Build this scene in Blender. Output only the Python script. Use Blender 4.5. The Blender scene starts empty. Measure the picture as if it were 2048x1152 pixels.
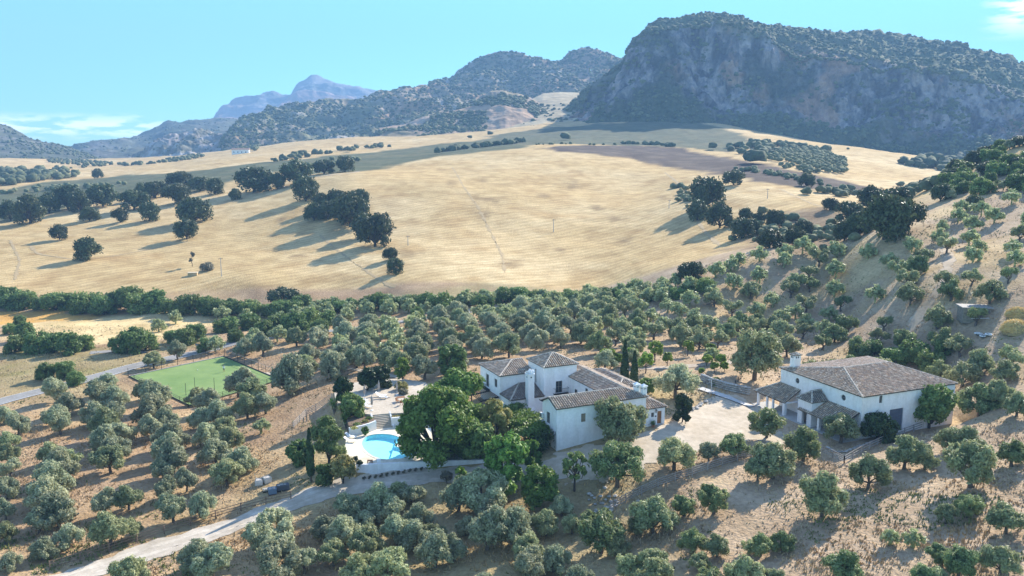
import bpy, math, random
import numpy as np
from mathutils import Vector, Matrix
S = bpy.context.scene
COL = S.collection
R = math.radians

# ------------------------------------------------------------------ camera, sky, sun, exposure
FPX, CAMH = 1700.0, 45.0
PITCH = math.atan(286 / FPX)
cam_d = bpy.data.cameras.new('camera'); cam = bpy.data.objects.new('camera', cam_d); COL.objects.link(cam)
cam_d.sensor_width = 36; cam_d.lens = 36 * FPX / 2048; cam_d.clip_end = 40000; cam_d.clip_start = 0.5
cam.location = (0, 0, CAMH); cam.rotation_euler = (R(90) - PITCH, 0, 0)
S.camera = cam
SUN_AZ, SUN_EL = R(38), R(30)            # azimuth clockwise from +Y
w = bpy.data.worlds.new('World'); S.world = w; w.use_nodes = True
nt = w.node_tree; nt.nodes.clear()
out = nt.nodes.new('ShaderNodeOutputWorld'); bg = nt.nodes.new('ShaderNodeBackground')
sky = nt.nodes.new('ShaderNodeTexSky'); sky.sky_type = 'NISHITA'; sky.sun_disc = False
sky.sun_elevation = SUN_EL; sky.sun_rotation = SUN_AZ; sky.altitude = 600
sky.air_density = 1.0; sky.dust_density = 0.0; sky.ozone_density = 1.6
bg.inputs[1].default_value = 0.135
tc = nt.nodes.new('ShaderNodeTexCoord'); sep = nt.nodes.new('ShaderNodeSeparateXYZ')
nt.links.new(tc.outputs['Generated'], sep.inputs[0])
hs = nt.nodes.new('ShaderNodeMix'); hs.data_type = 'RGBA'; hs.blend_type = 'MULTIPLY'; hs.inputs[0].default_value = 1
tn = nt.nodes.new('ShaderNodeMix'); tn.data_type = 'RGBA'; tn.inputs[6].default_value = (0.27, 0.53, 0.55, 1); tn.inputs[7].default_value = (1.04, 0.98, 1.0, 1)
zr = nt.nodes.new('ShaderNodeMapRange'); zr.interpolation_type = 'SMOOTHSTEP'; zr.inputs[1].default_value = 0.12; zr.inputs[2].default_value = 0.5
nt.links.new(sep.outputs[2], zr.inputs[0]); nt.links.new(zr.outputs[0], tn.inputs[0]); nt.links.new(tn.outputs[2], hs.inputs[7])
nt.links.new(sky.outputs[0], hs.inputs[6])
mp = nt.nodes.new('ShaderNodeMapping'); mp.inputs['Scale'].default_value = (9, 9, 42)
nz = nt.nodes.new('ShaderNodeTexNoise'); nz.inputs['Scale'].default_value = 3.4; nz.inputs['Detail'].default_value = 7
nt.links.new(tc.outputs['Generated'], mp.inputs[0]); nt.links.new(mp.outputs[0], nz.inputs[0])
def wmath(op, a, b=None, clamp=False):
    n = nt.nodes.new('ShaderNodeMath'); n.operation = op; n.use_clamp = clamp
    for i, q in enumerate((a, b)):
        if q is None: continue
        if isinstance(q, (int, float)): n.inputs[i].default_value = q
        else: nt.links.new(q, n.inputs[i])
    return n.outputs[0]
def band(zlo, zhi, soft):
    a = wmath('DIVIDE', wmath('SUBTRACT', sep.outputs[2], zlo), soft, True)
    b = wmath('DIVIDE', wmath('SUBTRACT', zhi, sep.outputs[2]), soft, True)
    return wmath('MULTIPLY', a, b)
az = wmath('ARCTAN2', sep.outputs[0], sep.outputs[1])
low = wmath('MULTIPLY', band(0.004, 0.034, 0.012), wmath('DIVIDE', wmath('SUBTRACT', -0.36, az), 0.05, True))
hi = wmath('MULTIPLY', band(0.10, 0.170, 0.02), wmath('DIVIDE', wmath('SUBTRACT', az, 0.485), 0.03, True))
puff = wmath('DIVIDE', wmath('SUBTRACT', nz.outputs[0], 0.45), 0.13, True)
cl = wmath('MULTIPLY', wmath('ADD', wmath('MULTIPLY', low, 0.8), hi, True), puff, True)
cm = nt.nodes.new('ShaderNodeMix'); cm.data_type = 'RGBA'; cm.inputs[7].default_value = (7.5, 7.6, 7.8, 1)
nt.links.new(cl, cm.inputs[0]); nt.links.new(hs.outputs[2], cm.inputs[6])
nt.links.new(cm.outputs[2], bg.inputs[0]); nt.links.new(bg.outputs[0], out.inputs[0])
sun_d = bpy.data.lights.new('sun', 'SUN'); sun_d.energy = 4.8; sun_d.angle = R(0.5); sun_d.color = (1, 0.93, 0.82)
sun = bpy.data.objects.new('sun', sun_d); COL.objects.link(sun)
sd = Vector((math.sin(SUN_AZ) * math.cos(SUN_EL), math.cos(SUN_AZ) * math.cos(SUN_EL), math.sin(SUN_EL)))
sun.rotation_euler = sd.to_track_quat('Z', 'Y').to_euler(); sun.location = (60, 80, 200)
S.view_settings.view_transform = 'Standard'; S.view_settings.look = 'None'
S.view_settings.gamma = 1; S.view_settings.use_curve_mapping = False
S.view_settings.exposure = 1.53
S.render.engine = 'CYCLES'
cy = S.cycles; cy.max_bounces = 5; cy.diffuse_bounces = 3; cy.glossy_bounces = 2; cy.transmission_bounces = 3
cy.volume_bounces = 0; cy.transparent_max_bounces = 8; cy.use_denoising = True; cy.caustics_reflective = False; cy.caustics_refractive = False

# ------------------------------------------------------------------ camera geometry -> world helpers
cP, sP = math.cos(PITCH), math.sin(PITCH)
def ray(px, py):
    t = (576 - py) / FPX
    return np.array(((px - 1024) / FPX, cP + t * sP, -sP + t * cP))
def atz(px, py, z):
    d = ray(px, py); k = (z - CAMH) / d[2]; return (d[0] * k, d[1] * k, z)
def atY(px, py, Y):
    d = ray(px, py); k = Y / d[1]; return (d[0] * k, Y, CAMH + d[2] * k)
def proj(x, y, z):
    z = z - CAMH; zc = y * cP - z * sP; yc = y * sP + z * cP
    return 1024 + FPX * x / zc, 576 - FPX * yc / zc, zc
# ------------------------------------------------------------------ noise
def _hash(i, j, k, seed):
    n = (i * 374761393 + j * 668265263 + k * 2147483647 + seed * 1274126177) & 0xffffffff
    n = ((n ^ (n >> 13)) * 1274126177) & 0xffffffff
    return ((n ^ (n >> 16)) & 0xffff) / 65535.0
def vnoise(x, y, z, seed=0):
    x, y, z = np.broadcast_arrays(x, y, z)
    xi, yi, zi = np.floor(x).astype(np.int64), np.floor(y).astype(np.int64), np.floor(z).astype(np.int64)
    fx, fy, fz = x - xi, y - yi, z - zi
    fx, fy, fz = fx*fx*(3-2*fx), fy*fy*(3-2*fy), fz*fz*(3-2*fz)
    r = 0
    for a in (0, 1):
        wa = fx if a else 1 - fx
        for b in (0, 1):
            wb = fy if b else 1 - fy
            for c in (0, 1):
                wc = fz if c else 1 - fz
                r = r + wa * wb * wc * _hash(xi + a, yi + b, zi + c, seed)
    return r * 2 - 1
def fbm(x, y, z=0.0, seed=0, oct=4, gain=0.5):
    r = 0; a = 1; f = 1
    for o in range(oct):
        r = r + a * vnoise(np.asarray(x) * f, np.asarray(y) * f, np.asarray(z) * f, seed + o * 17); a *= gain; f *= 2.03
    return r
def inpoly(x, y, P):
    x = np.asarray(x); y = np.asarray(y); c = np.zeros(x.shape, bool); n = len(P)
    for i in range(n):
        x0, y0 = P[i][:2]; x1, y1 = P[(i + 1) % n][:2]
        if y0 == y1: continue
        m = ((y0 > y) != (y1 > y)) & (x < (x1 - x0) * (y - y0) / (y1 - y0) + x0)
        c ^= m
    return c
def polydist(x, y, P):
    x = np.asarray(x, float); y = np.asarray(y, float); d = np.full(x.shape, 1e9); n = len(P)
    for i in range(n):
        x0, y0 = P[i][:2]; x1, y1 = P[(i + 1) % n][:2]
        dx, dy = x1 - x0, y1 - y0; L = dx * dx + dy * dy + 1e-9
        t = np.clip(((x - x0) * dx + (y - y0) * dy) / L, 0, 1)
        d = np.minimum(d, np.hypot(x - x0 - t * dx, y - y0 - t * dy))
    return np.where(inpoly(x, y, P), -d, d)
# ------------------------------------------------------------------ terrain heights
CPZ = [(0,1152,-5),(300,1152,-5),(600,1152,-4.5),(1024,1152,-4),(1400,1152,-2.5),(1800,1152,0),(2048,1152,2),
 (150,1130,-5.3),(450,1050,-4.6),(620,1000,-3.4),(713,957,-2.35),(830,942,-1.8),(960,931,-1.25),(760,975,-2.7),(1100,925,-.3),
 (0,1020,-5.8),(250,1000,-5),(850,1050,-4),(1100,1020,-3.2),(1250,990,-1.6),(1400,980,-.6),(1600,1000,0.2),(1850,1000,1.5),
 (1113,903,0),(1180,884,.6),(1318,848,1.65),(1400,800,1.8),(1480,800,1.4),(1200,935,0),(1320,900,.7),(1420,860,1.0),(1560,850,.9),(1650,900,1.0),(1830,860,1.6),
 (0,900,-6.3),(250,900,-5.5),(500,880,-4.3),(0,800,-7.5),(260,753,-7.5),(450,716,-7.5),(535,745,-7.5),(380,800,-7),
 (600,830,-3.2),(640,780,-2.5),(700,730,-2.8),(950,700,-.2),(1080,690,0),(1300,720,1.8),(1500,720,2.2),
 (0,700,-9),(0,650,-10),(0,610,-10.5),(256,625,-10.5),(256,680,-9),(512,612,-9.5),(512,680,-6.5),(768,602,-6.5),(768,660,-4),(1024,595,-4),(1024,640,-2),(1280,580,-.8),(1300,640,.6),(1200,560,-2.5)]
CPY = [(1500,600,225),(1700,700,175),(1700,600,215),(1850,560,192),(2048,600,165),(2048,700,148),(2048,850,118),(2048,1000,96),
 (1400,560,238),(1536,510,250),(1640,505,250),(1760,480,232),(1830,430,262),(1930,400,262),(2048,420,235),(2048,340,292),(2000,350,292),(2048,288,325),
 (1930,480,222),(1850,740,160),
 (1600,475,310),(1500,480,310),(1680,440,330),(1640,415,360),(1540,420,370),(1540,378,430),(1660,385,430),(1780,400,420),(1850,385,460),(1850,355,620),
 (800,572,290),(1024,563,292),(1024,480,370),(1024,400,450),(1024,340,560),(1024,297,700),
 (1150,296,700),(1280,545,290),(1280,450,390),(1280,380,500),(1280,326,620),(1280,306,720),(1280,290,830),(1280,262,1000),(1330,238,1150),
 (1440,490,315),(1440,400,410),(1440,352,510),(1440,332,600),(1440,308,720),(1440,272,950),(1440,248,1100),
 (1600,320,640),(1560,280,900),(1750,350,600),(1750,300,850),(1650,300,800),(1850,345,680),(1950,330,800),(1900,325,1000),(1700,298,1100),
 (768,500,350),(768,420,430),(690,352,520),(768,338,600),(768,314,760),(768,292,980),(768,272,1250),(900,300,800),(900,282,1000),(900,268,1250),(1024,282,880),(1024,262,1080),(1100,246,1250),
 (512,575,300),(512,500,370),(512,430,445),(512,380,530),(512,342,660),(512,325,780),(512,306,1000),(512,293,1300),(600,282,1300),
 (256,590,300),(256,530,350),(256,470,415),(256,420,480),(256,390,550),(256,362,680),(256,346,820),(256,335,980),(256,324,1250),
 (0,590,302),(0,540,345),(0,480,410),(0,440,480),(0,405,570),(0,380,660),(0,360,780),(0,338,980),(0,318,1250)]
pts = [atz(*p) for p in CPZ] + [atY(*p) for p in CPY]
for a, b in ((-1.2, 0), (2600, 2048)):                       # carry the edge columns outwards
    for p in CPZ + CPY:
        if p[0] == b:
            q = atz(*p) if p in CPZ else atY(*p)
            s = -0.95 if b == 0 else 0.95
            pts.append((s * q[1], q[1], q[2] + (0 if b == 0 else (-0.25 * max(q[2] - 5, 0)))))
for s in (-0.95, -0.5, 0, 0.5, 0.95): pts.append((s * 38, 38, -6))
pts = np.array(pts)
KA, KB = 4.2, 2.6
def tps_xy(x, y): return np.stack([x / y * KA, np.log(y) * KB], -1)
Pc = tps_xy(pts[:, 0], pts[:, 1])
def kern(d2): return np.where(d2 > 1e-12, d2 * np.log(d2 + 1e-12) * 0.5, 0)
n_ = len(Pc)
K = kern(((Pc[:, None] - Pc[None]) ** 2).sum(-1)) + np.eye(n_) * 0.004
A = np.zeros((n_ + 3, n_ + 3)); A[:n_, :n_] = K; A[:n_, n_] = 1; A[:n_, n_+1:] = Pc; A[n_, :n_] = 1; A[n_+1:, :n_] = Pc.T
rhs = np.zeros(n_ + 3); rhs[:n_] = pts[:, 2]
wts = np.linalg.solve(A, rhs)
YR = np.concatenate([np.geomspace(36, 420, 450), np.geomspace(423, 14000, 210)]); SC = np.linspace(-0.95, 0.95, 640)
LY = np.log(YR)
gs, gy = np.meshgrid(SC, YR)
Q = np.stack([gs * KA, np.log(gy) * KB], -1).reshape(-1, 2)
Zt = np.empty(len(Q))
for i in range(0, len(Q), 60000):
    q = Q[i:i+60000]; d2 = ((q[:, None] - Pc[None]) ** 2).sum(-1)
    Zt[i:i+60000] = kern(d2) @ wts[:n_] + wts[n_] + q @ wts[n_+1:]
Zt = Zt.reshape(gs.shape)
edge = Zt[np.searchsorted(YR, 1300)][None, :]
f_ = np.clip((gy - 1150) / 900, 0, 1); f_ = f_ * f_ * (3 - 2 * f_)
Zt = Zt * (1 - f_) + (-35 + np.clip(edge + 35, 0, 110) * np.exp(-np.clip(gy - 1150, 0, None) / 900)) * f_
gx = gs * gy
amp = np.clip((gy - 60) / 300, 0.25, 3.0)
far = np.clip((gy - 1400) / 1500, 0, 1)
Zt += fbm(gx / 38, gy / 38, 0, 3, 3) * 0.35 * amp * (1 - far) + fbm(gx / 9, gy / 9, 0, 5, 2) * 0.09 * np.clip(amp, 0, 1.4) * (1 - far)
def terr(x, y):
    x = np.asarray(x, float); y = np.asarray(y, float)
    c = np.clip((x / y - SC[0]) / (SC[1] - SC[0]), 0, len(SC) - 1.001)
    r = np.clip(np.interp(np.log(y), LY, np.arange(len(LY))), 0, len(LY) - 1.001)
    ci = c.astype(int); ri = r.astype(int); fc = c - ci; fr = r - ri
    return (Zt[ri, ci]*(1-fc)*(1-fr) + Zt[ri, ci+1]*fc*(1-fr) + Zt[ri+1, ci]*(1-fc)*fr + Zt[ri+1, ci+1]*fc*fr)
TT = np.geomspace(55, 4000, 1400)
def hit(px, py, up=0.0):
    """where the line of sight through a pixel meets the ground (or a level 'up' metres above it)"""
    d = ray(px, py); x = d[0] * TT; y = d[1] * TT; z = CAMH + d[2] * TT
    g = terr(x, y) + up; m = z < g
    if not m.any(): i = int(np.argmin(z - g)); return x[i], y[i]
    i = int(np.argmax(m))
    if i == 0: return x[0], y[0]
    a = (z[i-1] - g[i-1]); b = (g[i] - z[i]); t = a / (a + b)
    return x[i-1] + (x[i] - x[i-1]) * t, y[i-1] + (y[i] - y[i-1]) * t
def G(px, py, up=0.0):
    x, y = hit(px, py, up); return (float(x), float(y), float(terr(x, y)))
# pads flattened for what is built on them
HO = (6.625, 120.758); HYAW = R(24.5)
BO = (60.862, 126.750); BYAW = R(22.5)
def fr2w(o, yaw, u, v): c, s = math.cos(yaw), math.sin(yaw); return (o[0] + u*c - v*s, o[1] + u*s + v*c)
def pxpoly(lst, z): return [atz(a, b, z)[:2] for a, b in lst]
DECK_Z, TERR_Z = -1.0, 0.55
WALLB = [atz(713,954,-2.35), atz(745,951,-2.2), atz(790,945,-1.95), atz(830,939,-1.75), atz(870,934,-1.5), atz(928,929,-1.3), atz(1000,925,-1.1)]
deck = pxpoly([(692,872),(690,905)], DECK_Z) + [(p[0], p[1] + .05) for p in WALLB[:6]] + pxpoly([(930,895),(905,862),(860,846),(790,849),(750,858)], DECK_Z)
terrace = pxpoly([(745,829),(700,824),(672,806),(668,782),(690,768),(740,760),(800,757),(850,764),(880,790),(870,822),(778,827)], TERR_Z)
PITCH_Z = -7.3
pitch = pxpoly([(258,753),(447,713),(545,748),(560,760),(380,812),(345,795)], PITCH_Z)
pitch = [pitch[0], pitch[1], pitch[3], pitch[4]]
def pad(P, z, fall, exact=True):
    global Zt
    d = polydist(gx, gy, P); k = np.clip(1 - d / fall, 0, 1); k = k * k * (3 - 2 * k)
    Zt = Zt * (1 - k) + z * k
pad(deck, DECK_Z - 0.35, 0.3); pad(terrace, TERR_Z - 0.3, 1.5)
pad(pitch, PITCH_Z - 0.12, 5)
bf = [fr2w(BO, BYAW, u, v) for u, v in ((-12.3, -1), (12, -1), (12, 19), (-12.3, 21))]
pad(bf, 0.95, 4)
pad(pxpoly([(724,883),(733,873),(755,868),(780,869),(797,874),(815,886),(826,909),(815,915),(790,918),(766,918),(746,912),(731,901)], DECK_Z), -3.4, 0.9)

# ------------------------------------------------------------------ materials
def newmat(name):
    m = bpy.data.materials.new(name); m.use_nodes = True
    t = m.node_tree; b = t.nodes['Principled BSDF']; b.inputs['Roughness'].default_value = 0.85
    b.inputs['Specular IOR Level'].default_value = 0.2
    return m, t, b
def N(t, kind, **kw):
    n = t.nodes.new(kind)
    for k, v in kw.items(): setattr(n, k, v)
    return n
def noise_col(t, base_out, stops, scale, detail=4, vec=None, mode='MULTIPLY', fac=1.0, rough=0.55):
    nz = N(t, 'ShaderNodeTexNoise'); nz.inputs['Scale'].default_value = scale; nz.inputs['Detail'].default_value = detail
    nz.inputs['Roughness'].default_value = rough
    if vec is not None: t.links.new(vec, nz.inputs['Vector'])
    cr = N(t, 'ShaderNodeValToRGB'); e = cr.color_ramp.elements
    e[0].position, e[0].color = stops[0][0], (*stops[0][1], 1); e[1].position, e[1].color = stops[-1][0], (*stops[-1][1], 1)
    for p, c in stops[1:-1]: q = e.new(p); q.color = (*c, 1)
    t.links.new(nz.outputs[0], cr.inputs[0])
    if base_out is None: return cr.outputs[0]
    mx = N(t, 'ShaderNodeMix', data_type='RGBA', blend_type=mode); mx.inputs[0].default_value = fac
    t.links.new(base_out, mx.inputs[6]); t.links.new(cr.outputs[0], mx.inputs[7]); return mx.outputs[2]
def pos(t): return N(t, 'ShaderNodeNewGeometry').outputs['Position']
def scaled(t, v, s):
    m = N(t, 'ShaderNodeMapping'); m.inputs['Scale'].default_value = s; t.links.new(v, m.inputs[0]); return m.outputs[0]
def bump(t, b, scale, strength, dist=0.05, vec=None):
    nz = N(t, 'ShaderNodeTexNoise'); nz.inputs['Scale'].default_value = scale; nz.inputs['Detail'].default_value = 5
    if vec is not None: t.links.new(vec, nz.inputs['Vector'])
    bp = N(t, 'ShaderNodeBump'); bp.inputs['Strength'].default_value = strength; bp.inputs['Distance'].default_value = dist
    t.links.new(nz.outputs[0], bp.inputs['Height']); t.links.new(bp.outputs[0], b.inputs['Normal'])
def simple(name, col, var=0.12, scale=3.0, rough=0.8, bmp=0.0, metal=0.0, spec=0.2):
    m, t, b = newmat(name); b.inputs['Roughness'].default_value = rough; b.inputs['Metallic'].default_value = metal
    b.inputs['Specular IOR Level'].default_value = spec
    rgb = N(t, 'ShaderNodeRGB'); rgb.outputs[0].default_value = (*col, 1)
    o = noise_col(t, rgb.outputs[0], [(0.3, (1-var,)*3), (0.7, (1+var,)*3)], scale, vec=pos(t))
    t.links.new(o, b.inputs['Base Color'])
    if bmp: bump(t, b, scale * 4, bmp, 0.03, pos(t))
    return m
def leafmat(name, col, tipcol=None, trans=0.35, hvar=0.25):
    m, t, b = newmat(name); b.inputs['Roughness'].default_value = 0.55; b.inputs['Specular IOR Level'].default_value = 0.25
    oi = N(t, 'ShaderNodeObjectInfo')
    rgb = N(t, 'ShaderNodeRGB'); rgb.outputs[0].default_value = (*col, 1)
    tip = tipcol or tuple(c * 1.5 for c in col)
    mx = N(t, 'ShaderNodeMix', data_type='RGBA'); t.links.new(rgb.outputs[0], mx.inputs[6]); mx.inputs[7].default_value = (*tip, 1)
    nz = N(t, 'ShaderNodeTexNoise'); nz.inputs['Scale'].default_value = 1.1; nz.inputs['Detail'].default_value = 6; t.links.new(pos(t), nz.inputs[0])
    mr = N(t, 'ShaderNodeMapRange'); mr.inputs[1].default_value = 0.36; mr.inputs[2].default_value = 0.66
    t.links.new(nz.outputs[0], mr.inputs[0]); t.links.new(mr.outputs[0], mx.inputs[0])
    hv = N(t, 'ShaderNodeHueSaturation')
    m1 = N(t, 'ShaderNodeMapRange'); m1.inputs[3].default_value = 1 - hvar; m1.inputs[4].default_value = 1 + hvar
    t.links.new(oi.outputs['Random'], m1.inputs[0]); t.links.new(m1.outputs[0], hv.inputs['Value'])
    m2 = N(t, 'ShaderNodeMapRange'); m2.inputs[3].default_value = 0.482; m2.inputs[4].default_value = 0.51
    sh = N(t, 'ShaderNodeMath', operation='FRACT'); mu = N(t, 'ShaderNodeMath', operation='MULTIPLY'); mu.inputs[1].default_value = 7.31
    t.links.new(oi.outputs['Random'], mu.inputs[0]); t.links.new(mu.outputs[0], sh.inputs[0]); t.links.new(sh.outputs[0], m2.inputs[0]); t.links.new(m2.outputs[0], hv.inputs['Hue'])
    t.links.new(mx.outputs[2], hv.inputs['Color']); t.links.new(hv.outputs[0], b.inputs['Base Color'])
    tr = N(t, 'ShaderNodeBsdfTranslucent'); t.links.new(hv.outputs[0], tr.inputs[0])
    ms = N(t, 'ShaderNodeMixShader'); ms.inputs[0].default_value = trans
    t.links.new(b.outputs[0], ms.inputs[1]); t.links.new(tr.outputs[0], ms.inputs[2])
    t.links.new(ms.outputs[0], t.nodes['Material Output'].inputs[0])
    return m
# ------------------------------------------------------------------ object helpers
def props(o, label=None, cat=None, group=None, kind=None):
    if label: o['label'] = label
    if cat: o['category'] = cat
    if group: o['group'] = group
    if kind: o['kind'] = kind
    return o
def link(name, data, parent=None, loc=None):
    o = bpy.data.objects.new(name, data); COL.objects.link(o)
    if parent is not None: o.parent = parent
    if loc is not None: o.location = loc
    return o
def thing(name, label, cat, loc=(0, 0, 0), rz=0, group=None):
    o = link(name, None); o.location = loc; o.rotation_euler = (0, 0, rz); o.empty_display_size = 0.5
    return props(o, label, cat, group)
def mesh_np(name, V, F, mat, col=None, smooth=False):
    V = np.asarray(V, np.float32); F = np.asarray(F, np.int32)
    me = bpy.data.meshes.new(name); me.vertices.add(len(V)); me.vertices.foreach_set('co', V.ravel())
    k = F.shape[1]; me.loops.add(F.size); me.loops.foreach_set('vertex_index', F.ravel())
    me.polygons.add(len(F)); me.polygons.foreach_set('loop_start', np.arange(0, F.size, k, dtype=np.int32))
    me.polygons.foreach_set('loop_total', np.full(len(F), k, np.int32))
    if smooth: me.polygons.foreach_set('use_smooth', np.ones(len(F), bool))
    me.update(calc_edges=True)
    if mat: me.materials.append(mat)
    if col is not None:
        a = me.color_attributes.new('col', 'FLOAT_COLOR', 'POINT')
        c4 = np.ones((len(V), 4), np.float32); c4[:, :3] = col; a.data.foreach_set('color', c4.ravel())
    return me
class MB:
    def __init__(s): s.v = []; s.f = []; s.c = []
    def add(s, V, F, c=None):
        o = len(s.v); s.v += [tuple(p) for p in V]; s.f += [tuple(i + o for i in f) for f in F]
        s.c += [c or (1, 1, 1)] * len(V); return s
    def box(s, x0, x1, y0, y1, z0, z1, c=None):
        V = [(x, y, z) for z in (z0, z1) for x, y in ((x0, y0), (x1, y0), (x1, y1), (x0, y1))]
        return s.add(V, [(3,2,1,0),(4,5,6,7),(0,1,5,4),(1,2,6,5),(2,3,7,6),(3,0,4,7)], c)
    def obox(s, M, sx, sy, sz, c=None):
        V = [M @ Vector((x*sx/2, y*sy/2, z*sz/2)) for z in (-1, 1) for x, y in ((-1,-1),(1,-1),(1,1),(-1,1))]
        return s.add(V, [(3,2,1,0),(4,5,6,7),(0,1,5,4),(1,2,6,5),(2,3,7,6),(3,0,4,7)], c)
    def bar(s, a, b, w_, h_, c=None):
        a, b = Vector(a), Vector(b); d = b - a
        M = Matrix.Translation((a + b) / 2) @ d.to_track_quat('X', 'Z').to_matrix().to_4x4()
        return s.obox(M, d.length, w_, h_, c)
    def tube(s, P, rad, n=7, cap=True, c=None):
        P = [Vector(p) for p in P]; base = len(s.v); V = []; F = []
        if not hasattr(rad, '__len__'): rad = [rad] * len(P)
        for i, p in enumerate(P):
            d = (P[min(i+1, len(P)-1)] - P[max(i-1, 0)]).normalized()
            a = d.orthogonal().normalized(); 
            if abs(d.z) > 0.3: a = Vector((1, 0, 0)) - d * d.x; a.normalize()
            b = d.cross(a)
            for k in range(n):
                t = 2 * math.pi * k / n; V.append(p + (a * math.cos(t) + b * math.sin(t)) * rad[i])
        for i in range(len(P) - 1):
            for k in range(n): F.append((i*n+k, i*n+(k+1) % n, (i+1)*n+(k+1) % n, (i+1)*n+k))
        if cap: F += [tuple(range(n))[::-1], tuple((len(P)-1)*n + k for k in range(n))]
        return s.add(V, F, c)
    def lathe(s, prof, n=12, cx=0, cy=0, c=None):
        return s.tube([(cx, cy, z) for r, z in prof], [max(r, 1e-3) for r, z in prof], n, True, c)
    def prism(s, poly, z0, z1, c=None):
        n = len(poly); V = [(x, y, z0) for x, y in poly] + [(x, y, z1) for x, y in poly]
        return s.add(V, [tuple(range(n))[::-1], tuple(range(n, 2*n))] + [(i, (i+1) % n, (i+1) % n + n, i + n) for i in range(n)], c)
    def mesh(s, name, mat, smooth=False):
        me = bpy.data.meshes.new(name); me.from_pydata(s.v, [], s.f); me.update()
        a = me.color_attributes.new('col', 'FLOAT_COLOR', 'POINT')
        c4 = np.ones((len(s.v), 4), np.float32); c4[:, :3] = np.array(s.c) if s.c else 1; a.data.foreach_set('color', c4.ravel())
        if mat: me.materials.append(mat)
        if smooth: me.polygons.foreach_set('use_smooth', np.ones(len(me.polygons), bool))
        return me
    def build(s, name, mat, parent=None, label=None, cat=None, group=None, kind=None, smooth=False, loc=None, rz=0):
        o = link(name, s.mesh(name, mat, smooth), parent, loc)
        if rz: o.rotation_euler = (0, 0, rz)
        return props(o, label, cat, group, kind)
def colmat(name, rough=0.85, var=0.15, scale=3.0, bmp=0.2):
    m, t, b = newmat(name); b.inputs['Roughness'].default_value = rough
    a = N(t, 'ShaderNodeAttribute', attribute_name='col')
    o = noise_col(t, a.outputs['Color'], [(0.3, (1-var,)*3), (0.7, (1+var,)*3)], scale, vec=pos(t))
    t.links.new(o, b.inputs['Base Color'])
    if bmp: bump(t, b, scale*3, bmp, 0.05, pos(t))
    return m
ONES = ['', 'first','second','third','fourth','fifth','sixth','seventh','eighth','ninth','tenth','eleventh','twelfth','thirteenth','fourteenth','fifteenth','sixteenth','seventeenth','eighteenth','nineteenth']
def ordw(n):
    if n < 20: return ONES[n]
    T_, t1 = {2: ('twenty', 'twentieth'), 3: ('thirty', 'thirtieth'), 4: ('forty', 'fortieth'), 5: ('fifty', 'fiftieth'), 6: ('sixty', 'sixtieth')}[n // 10]
    return t1 if n % 10 == 0 else T_ + '-' + ONES[n % 10]
rng = np.random.default_rng(11); rnd = random.Random(5)

# ------------------------------------------------------------------ ground
def px2w(lst): return [hit(a, b) for a, b in lst]
GREEN_A = px2w([(-40,392),(100,362),(250,350),(400,341),(560,322),(680,309),(780,300),(880,287),(960,281),(1040,286),(1064,294),(960,304),(880,312),(800,326),(740,341),(700,345),(600,350),(540,345),(470,362),(420,380),(330,388),(240,396),(120,420),(-40,450)])
GREEN_B = px2w([(960,281),(1000,268),(1100,255),(1180,248),(1250,246),(1300,238),(1400,246),(1480,266),(1500,282),(1470,304),(1350,294),(1200,289),(1060,290)])
PLOUGH = px2w([(1085,297),(1200,291),(1350,294),(1480,320),(1600,345),(1700,365),(1765,380),(1745,388),(1620,380),(1500,362),(1400,342),(1250,314),(1120,304)])
STUB_L = px2w([(0,620),(120,622),(250,628),(180,640),(0,652)])
STUB_M = px2w([(0,652),(180,640),(330,622),(470,622),(560,612),(600,625),(520,640),(420,652),(330,680),(180,690),(60,668)])
RAVINE = px2w([(1480,470),(1570,430),(1660,412),(1700,440),(1680,500),(1560,505),(1470,498)])
SCRUBL = px2w([(0,700),(180,700),(420,670),(440,685),(300,715),(180,750),(0,792)])
col = np.empty(gs.shape + (3,), np.float32)
n1 = fbm(gx / 60, gy / 60, 0, 21, 4); n2 = fbm(gx / 14, gy / 14, 0, 31, 3); n3 = fbm(gx / 4, gy / 4, 0, 41, 2)
def mixc(mask, c, k=1.0):
    m = (np.clip(mask, 0, 1) * k)[..., None]; col[:] = col * (1 - m) + np.array(c, np.float32) * m
col[:] = (0.38, 0.265, 0.165)
mixc(n2 * 0.9 + 0.2, (0.47, 0.34, 0.19), 0.8); mixc(n3 * 0.9 - 0.1, (0.30, 0.205, 0.135), 0.6)
righty = 1 / (1 + np.exp(-(gx - 5) / 14)); mixc(righty, (0.44, 0.345, 0.245), 0.65)
mixc((n2 - 0.2) * 2 * righty, (0.50, 0.375, 0.21), 0.8)
mixc((n1 - 0.25) * 2.5, (0.30, 0.27, 0.13), 0.5)
jx, jy = gx + fbm(gx/12, gy/12, 0, 51, 3) * 5, gy + fbm(gx/12, gy/12, 0, 61, 3) * 5
creek = np.interp(gs, [-0.95, -0.6, -0.45, -0.3, -0.15, 0, 0.15, 0.3, 0.42, 0.95], [300, 300, 300, 298, 292, 287, 282, 278, 290, 330])
goldm = np.clip((gy - creek) / 6, 0, 1)
mixc(goldm, (0.50, 0.37, 0.19)); mixc(goldm * (n1 * 0.9 + 0.1), (0.58, 0.455, 0.265)); mixc(goldm * np.clip(n2 - 0.2, 0, 1), (0.42, 0.29, 0.14), 0.8)
def zone(P, c, soft=4.0, k=1.0, nc=None, na=0.0):
    d = polydist(jx, jy, P); m = np.clip(0.5 - d / soft, 0, 1); mixc(m, c, k)
    if nc: mixc(m * np.clip(n2 + 0.1, 0, 1), nc, na)
zone(GREEN_A, (0.108, 0.122, 0.075), 8, 1, (0.20, 0.18, 0.105), 0.5)
zone(GREEN_B, (0.12, 0.13, 0.085), 8, 1, (0.20, 0.18, 0.11), 0.5)
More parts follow.
